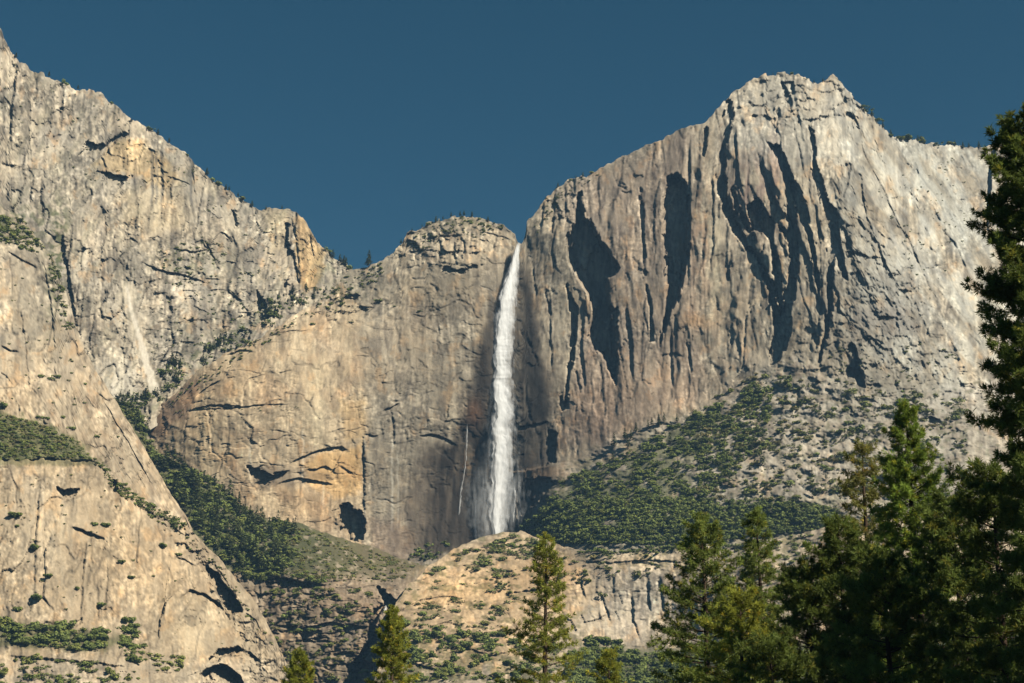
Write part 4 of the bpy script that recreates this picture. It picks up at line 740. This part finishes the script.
# apron cliff
for u, v, s, lb in [(12, 517, 13, "dark bush on the apron cliff face near the left edge"), (16, 527, 6, "small bush just under the dark bush near the left edge"), (96, 526, 8, "left one of two neighbouring dark bushes high on the apron cliff"), (104, 526, 8, "right one of two neighbouring dark bushes high on the apron cliff"),
                 (34, 541, 6, "upper bush of the dark pair in the apron cliff's crack"), (35, 549, 11, "lower bush of the dark pair in the apron cliff's crack"), (47, 577, 8, "flat dark bush in the middle of the apron cliff"), (120, 563, 7, "dark bush in the crack beside the leaning flake"), (100, 608, 13, "large round dark bush alone above the brush band"),
                 (37, 600, 11, "dark bush with a stain below it on the apron cliff"), (20, 611, 10, "bush on a ledge just above the brush band near the left edge"), (163, 548, 10, "grey bush on the sloping shoulder of the apron cliff"), (180, 556, 7, "small bush beside the cave of the leaning flake"), (130, 578, 6, "small round bush above the leaning flake"), (117, 487, 10, "dark bush in the notch at the apron cliff's top"), (78, 590, 6, "small bush in the long crack of the apron cliff")]:
    put('bush', 'apr', u, v, s, 1, lb, None)
scatter('bush', 'apr', [(-10, 616), (30, 624), (60, 626), (105, 632), (112, 646), (80, 652), (30, 646), (-10, 642)], 150, 4, 13, [1, 5, 4, 0], "dense dark shrub in the brush band at the apron's foot", "shrubs in the brush band at the apron's foot")
scatter('bush', 'apr', [(118, 615), (130, 622), (146, 650), (148, 666), (126, 662), (116, 640)], 40, 4, 12, [1, 5], "dark shrub in the clump left of the leaning flake", "shrubs left of the leaning flake")
scatter('bush', 'apr', [(150, 655), (184, 658), (184, 672), (155, 672)], 22, 4, 10, [0, 6, 1], "olive shrub at the foot of the leaning flake", "shrubs at the foot of the leaning flake")
scatter('bush', 'apr', [(-10, 655), (130, 665), (150, 690), (-10, 690)], 90, 3, 11, [1, 0, 5, 2], "shrub on the lowest rock steps, bottom left corner", "shrubs on the lowest rock steps")
scatter('bush', 'apr', [(0, 470), (100, 475), (160, 530), (230, 600), (270, 660), (200, 660), (60, 610), (0, 600)], 70, 1.3, 4, [0, 1, 2, 3], "tiny shrub scattered on the tan apron cliff", "tiny shrubs on the tan apron cliff")
scatter('bush', 'apr', [(112, 478), (160, 512), (200, 545), (240, 590), (275, 650), (262, 640), (222, 586), (170, 532), (118, 495)], 70, 2, 6, [1, 0, 5], "shrub along the crest of the apron cliff beside the gully", "shrubs along the crest of the apron cliff")
scatter('bush', 'apr', [(97, 462), (118, 480), (150, 503), (185, 525), (180, 533), (145, 512), (112, 490)], 90, 3, 8, [1, 5, 4], "dark shrub in the strip between the slab and the apron cliff", "shrubs between the slab and the apron cliff")
scatter('bush', 'gul', [(108, 398), (136, 405), (142, 425), (130, 425), (114, 406)], 60, 3, 8, [1, 4, 5, 0], "green brush in the head of the gully", "brush in the head of the gully")
scatter('bush', 'gul', [(137, 406), (146, 428), (157, 452), (150, 456), (136, 428)], 60, 3, 8, [1, 4, 5, 0], "green brush in the narrows of the gully", "brush in the narrows of the gully")
# ridge below the fall
scatter('bush', 'rid', [(400, 592), (450, 556), (515, 536), (600, 556), (840, 530), (840, 560), (690, 575), (560, 585), (500, 640), (400, 640)], 380, 2, 9, [0, 2, 1, 7, 3], "shrub on the tan ridge below the waterfall", "shrubs on the tan ridge below the waterfall", patch(22, .0, 921))
scatter('bush', 'rid', [(400, 622), (470, 630), (560, 640), (575, 683), (380, 690), (388, 650)], 330, 3, 12, [0, 1, 4, 5], "dark shrub on the lower slope of the tan ridge", "shrubs on the lower slope of the tan ridge", patch(20, -.12, 923))
scatter('bush', 'rid', [(492, 535), (540, 541), (556, 556), (520, 560), (490, 552)], 50, 3, 9, [1, 2, 4], "grey green shrub on the crest right below the fall", "shrubs on the crest right below the fall")
scatter('bush', 'rid', [(575, 549), (690, 547), (690, 552), (600, 556), (575, 553)], 46, 3, 9, [1, 4, 5], "dark shrub on the brink of the pale cliff band", "shrubs on the brink of the pale cliff band")
scatter('bush', 'rid', [(740, 548), (840, 530), (850, 620), (760, 640), (720, 600)], 260, 2, 9, [2, 1, 0, 7], "grey green shrub on the rocky slope between the big pines", "shrubs on the rocky slope between the big pines", patch(18, -.1, 925))
scatter('bush', 'rid', [(572, 652), (590, 638), (622, 644), (640, 655), (690, 652), (720, 690), (565, 690)], 330, 5, 13, [1, 4, 5, 1], "dark green brush at the bottom below the pale cliff band", "brush below the pale cliff band")
for q in [(560, 571, 9, 1), (586, 576, 8, 1), (575, 563, 7, 2), (604, 597, 8, 2), (618, 572, 5, 1), (578, 584, 5, 1), (652, 565, 6, 1), (536, 612, 8, 1)]: put('bush', 'rid', q[0], q[1], q[2], q[3], "isolated dark shrub on the pale cliff band", "isolated shrubs on the pale cliff band")
# trees along the skylines
for lay, top, r, s0, s1, lb, gp in [('left', TOP_LEFT, [18, 50, 62, 78, 112, 148, 152, 156, 170, 188, 208, 213, 218, 224, 230, 236, 243, 250, 268, 282], 4, 9, "small tree on the sloping skyline of the left cliff", "trees on the left skyline"),
                                ('left', TOP_LEFT, [326, 330, 334, 339, 343, 347, 351], 6, 12, "slim tree at the low saddle of the left skyline", "trees at the low saddle"),
                                ('face', TOP_FACE, [402, 414, 422, 428, 436, 445, 452, 459, 463, 470, 478, 486, 495, 504], 3, 7, "small tree on the rounded top left of the fall's lip", "trees on the top left of the fall"),
                                ('face', TOP_FACE, [548, 558, 570, 577, 583, 590], 3, 6, "small tree on the stepped edge right of the fall's lip", "trees right of the fall's lip"),
                                ('face', TOP_FACE, [772, 790, 808, 815, 822], 2.5, 4.5, "tiny tree on the summit of the massif", "trees on the summit of the massif"),
                                ('face', TOP_FACE, [862, 868, 873, 878, 883, 888, 893, 898, 903, 908, 918, 924, 938, 948, 953, 956, 962, 970, 978], 6, 11, "small tree on the right shoulder's skyline", "trees on the right skyline")]:
    for x in r:
        x = x + rng.uniform(-2, 2); v = np.interp(x, [a for a, b in top], [b for a, b in top])
        put('con' if rng.uniform() < .6 else 'bush', lay, x, v + 1.2, rng.uniform(s0, s1), int(rng.choice([0, 1, 4])), lb, gp)
put('con', 'face', 369, 267, 18, 2, "lone tall thin tree standing in the gap of the skyline", None)

# the 300 that show largest of each kind are things of their own, the rest of the brush is one mass
def mass(name, sel, src, label):
    VV, FF, CC, k = [], [], [], 0
    for s, kind, var, p, w, rot, lb, gp in sel:
        V, f, C = src[var]; sc = w / (2.0 if kind == 'bush' else 1.0)
        c_, s_ = math.cos(rot), math.sin(rot); R = np.array([[c_, s_, 0], [-s_, c_, 0], [0, 0, 1]], np.float32)
        VV.append(V @ R * sc * (np.array([rng.uniform(.9, 1.5), rng.uniform(.9, 1.3), rng.uniform(.65, 1.0)]) if kind == 'bush' else 1) + p + (0, -.1 * sc, .15 * sc)); FF.append(f + k); k += len(V); CC.append(C * rng.uniform(.8, 1.2))
    tag(link(name, mesh_np(name, np.concatenate(VV), np.concatenate(FF), M_SCRUB, np.concatenate(CC))), label, "brush" if 'bush' == sel[0][1] else "trees", None, "stuff")
for kind, mes, nm, cat in (('bush', BUSH_ME, 'shrub', 'shrub'), ('con', CON_ME, 'conifer_tree', 'tree')):
    sel = sorted([i for i in items if i[1] == kind], key=lambda i: -i[0] - (100 if i[7] is None else 0))
    big, rest = sel[:290], sel[290:]
    grp = {}
    for i in big: grp.setdefault(i[7], []).append(i[3])
    for s, k, var, p, w, rot, lb, gp in big:
        if gp and len(grp[gp]) > 5:                             # say which end and which tier of its group it stands in
            q = np.array(grp[gp]); a = (q[:, 0] < p[0]).mean(); b = (q[:, 2] < p[2]).mean()
            lb = f"{lb}, {'lower' if b < .34 else 'middle' if b < .67 else 'upper'} {'left' if a < .34 else 'centre' if a < .67 else 'right'}"
            lb = ' '.join(lb.split()[:16])
        o = bpy.data.objects.new(nm, mes[var]); COL.objects.link(o); sc = w / (2.0 if k == 'bush' else 1.0)
        o.location = (p[0], p[1] - .1 * sc, p[2] + (.1 * sc if k == 'bush' else -.02 * sc)); o.rotation_euler = (0, 0, rot); o.scale = (sc * rng.uniform(.9, 1.4), sc * rng.uniform(.9, 1.2), sc * rng.uniform(.7, 1.0)) if k == 'bush' else (sc, sc, sc)
        tag(o, lb, cat, gp)
    if rest: mass('scrub' if kind == 'bush' else 'far_trees', rest, BUSH if kind == 'bush' else CON, "green brush spread over the ledges, benches and talus" if kind == 'bush' else "smallest conifers on the ledges")

# ------------------------------------------------------------------ the tall pines in front
def tube(pts, rad, k=7):
    pts = np.asarray(pts, float); n = len(pts); V = []; 
    for i in range(n):
        d = pts[min(i + 1, n - 1)] - pts[max(i - 1, 0)]; d = d / (np.linalg.norm(d) + 1e-9)
        a = np.cross(d, (0, 0, 1.0) if abs(d[2]) < .9 else (1.0, 0, 0)); a /= np.linalg.norm(a); b = np.cross(d, a)
        for q in range(k):
            t = 2 * math.pi * q / k; V.append(pts[i] + rad[i] * (math.cos(t) * a + math.sin(t) * b))
    f = [[i * k + q, i * k + (q + 1) % k, (i + 1) * k + (q + 1) % k, (i + 1) * k + q] for i in range(n - 1) for q in range(k)]
    return np.array(V), np.array(f)
def pine(u, v, Y, R, label, name="pine_tree", cat="pine tree", low=.12, seed=1, col=(.062, .088, .022), dense=1.0, tuft=.36, gap=.75, prof=.8, up=.35, droop=.25, group=None, nl=18, round_=0.0):
    rg = np.random.default_rng(seed); top = P_at(u, v, Y); H = float(top[2]); X = float(top[0])
    root = bpy.data.objects.new(name, None); COL.objects.link(root); root.location = (X, Y, 0)
    tag(root, label, cat, group)
    lean = rg.normal(0, .006, 2); zz = np.linspace(0, 1, 12)
    path = np.stack([lean[0] * H * zz + .12 * np.sin(zz * 5 + seed), lean[1] * H * zz, zz * H], 1); path[-1, :2] = lean * H
    path[:, :2] -= path[-1, :2] * zz[:, None]
    r0 = H * .013 + .08; rad = r0 * (1 - zz) ** .8 + .02; rad[0] *= 1.35
    TV, TF = [], []; k = 0
    a, b = tube(path, rad, 9); TV.append(a); TF.append(b + k); k += len(a)
    C, D, L = [], [], []
    h = H * low; az = rg.uniform(0, 6.28)
    while h < H * .985:
        f = (h / H - low) / (1 - low)
        rl = R * ((1 - f) ** prof * (1 - round_) + round_ * math.sqrt(max(0, 1 - (2 * f - .9) ** 2 / 1.25))) * (.55 + .45 * min(1, f / .18)) + .25
        nb = int(rg.integers(4, 7))
        for q in range(nb):
            az += 2.4 + rg.normal(0, .35)
            ln = rl * rg.uniform(.5, 1.15) * (1.25 if rg.uniform() < .12 else 1)
            if rg.uniform() < .10: continue
            el = up * (f * 1.5) - droop * (1 - f) + rg.normal(0, .14)
            dirh = np.array([math.cos(az), math.sin(az), 0]); t = np.linspace(0, 1, 6)
            base_ = np.array([np.interp(h, path[:, 2], path[:, 0]), np.interp(h, path[:, 2], path[:, 1]), h + rg.normal(0, .15)])
            pts = base_ + dirh * (ln * t)[:, None] * math.cos(el) + np.array([0, 0, 1]) * (ln * (math.sin(el) * t - .12 * droop * t + (.16 * t ** 2.2)))[:, None]
            br = max(.02, .011 * ln + .012) * (1 - .85 * t)
            a, b = tube(pts, br, 4); TV.append(a); TF.append(b + k); k += len(a)
            m = max(3, int(ln / tuft * 2.7 * dense)); s = rg.uniform(.28, 1.0, m) ** .8
            c = np.stack([np.interp(s, t, pts[:, i]) for i in range(3)], 1)
            side = np.cross(dirh, (0, 0, 1)); off = rg.normal(0, 1, (m, 1)) * .24 * ln * (1.08 - s)[:, None] * .9
            c = c + side * off + np.array([0, 0, 1]) * rg.normal(0, .14, (m, 1)) * (.6 + .3 * ln ** .5) + dirh * rg.uniform(-.1, .2, (m, 1))
            d = dirh * .8 + side * np.sign(off) * .5 + np.array([0, 0, .45]); d = d + rg.normal(0, .35, (m, 3)); C.append(c); D.append(d / np.linalg.norm(d, axis=1)[:, None])
            L.append(np.full(m, rg.uniform(.75, 1.25)))
        h += gap * rg.uniform(.7, 1.3) * (.55 + .45 * (1 - f))
    c = np.array([[0, 0, H]]) - np.array([[0, 0, 1]]) * np.linspace(0, .8, 8)[:, None]; C.append(c); D.append(np.tile((0, 0, 1.0), (8, 1)) + rg.normal(0, .2, (8, 3))); L.append(np.ones(8))
    C = np.concatenate(C); D = np.concatenate(D); L = np.concatenate(L); m = len(C)
    # each tuft is a burst of needles
    c = np.repeat(C, nl, 0); d = np.repeat(D, nl, 0) * .75 + rg.normal(0, .62, (m * nl, 3)); d /= np.linalg.norm(d, axis=1)[:, None]
    s = np.cross(d, rg.normal(0, 1, (m * nl, 3))); s /= np.linalg.norm(s, axis=1)[:, None] + 1e-9
    ln = tuft * rg.uniform(.7, 1.3, (m * nl, 1)); w = tuft * rg.uniform(.05, .10, (m * nl, 1))
    V = np.stack([c, c + d * ln * .55 + s * w, c + d * ln, c + d * ln * .5 - s * w], 1).reshape(-1, 3)
    fi = np.arange(m * nl * 4).reshape(-1, 4)
    tone = np.repeat(L * rg.uniform(.75, 1.3, m), nl * 4)[:, None]; cc = np.array(col)[None] * tone
    yel = np.repeat(rg.uniform(0, 1, m) < .08, nl * 4)[:, None]; cc = np.where(yel, cc * np.array((1.7, 1.25, .9)), cc)
    V2 = np.concatenate(TV); bark = np.tile((.085, .058, .040), (len(V2), 1)) * rg.uniform(.8, 1.2, (len(V2), 1))
    link("trunk", mesh_np("trunk", V2, np.concatenate(TF), M_BARK, bark), root)
    link("crown", mesh_np("crown", V, fi, M_LEAF, cc), root)
    return root
YEL = (.38, .40, .06); MID = (.26, .32, .07); DRK = (.18, .23, .05); BRN = (.32, .31, .085)
pine(545, 534, 200, 6.2, "open sunlit pine with gappy branches in front of the tan ridge", seed=3, col=(.36, .38, .07), dense=.8, tuft=.5, gap=1.0, prof=.6, low=.05)
pine(393, 607, 235, 5.6, "bright yellow green conifer top standing before the dark gorge", seed=4, col=YEL, dense=1.1, tuft=.5, gap=.7, prof=.6)
pine(701, 514, 150, 6.6, "broad dark green pine, left one of the pair below the talus", seed=5, col=MID, dense=1.0, tuft=.42, gap=.75, prof=.62)
pine(757, 509, 160, 5.6, "slender pointed pine, right one of the pair below the talus", seed=6, col=MID, dense=.9, tuft=.4, gap=.75, prof=.68)
pine(862, 444, 128, 4.6, "thin sparse pine with brownish crown and bare visible trunk", seed=7, col=BRN, dense=.8, tuft=.42, gap=1.0, prof=.5, low=.2)
pine(905, 401, 120, 6.6, "tall dense pine with a sharp bright green tip", seed=8, col=(.25, .34, .055), dense=1.25, tuft=.38, gap=.6, prof=.85)
pine(1019, 118, 84, 4.7, "very tall dark pine filling the right edge of the view", seed=9, col=DRK, dense=1.6, tuft=.36, gap=.5, prof=.36, low=.05)
pine(738, 590, 120, 4.8, "yellow green young pine in front of the pair", seed=10, col=YEL, dense=1.0, tuft=.38, gap=.6, prof=.5)
pine(806, 566, 112, 4.8, "dark bushy conifer between the pair and the thin pine", seed=11, col=DRK, dense=1.2, tuft=.4, gap=.6, prof=.45)
pine(838, 520, 112, 4.6, "dark shaded conifer just left of the thin pine's trunk", seed=12, col=DRK, dense=1.2, tuft=.4, gap=.62, prof=.5)
pine(952, 500, 105, 5.0, "dark conifer between the dense pine and the right edge giant", seed=13, col=DRK, dense=1.2, tuft=.4, gap=.62, prof=.45)
pine(884, 560, 96, 5.0, "low dark conifer beneath the dense pine", seed=14, col=DRK, dense=1.3, tuft=.38, gap=.55, prof=.4)
pine(990, 470, 92, 5.0, "shaded conifer leaning against the right edge giant", seed=15, col=DRK, dense=1.2, tuft=.4, gap=.6, prof=.42)
pine(300, 652, 225, 4.6, "small bright conifer top poking up beside the apron's foot", seed=16, col=YEL, dense=1.1, tuft=.5, gap=.7, prof=.55)
pine(608, 652, 215, 4.4, "small bright conifer top poking up right of the open pine", seed=17, col=YEL, dense=1.1, tuft=.5, gap=.7, prof=.55)
pine(770, 640, 104, 4.2, "lowest shaded conifer at the bottom, right of the young pine", seed=18, col=DRK, dense=1.2, tuft=.38, gap=.55, prof=.45)
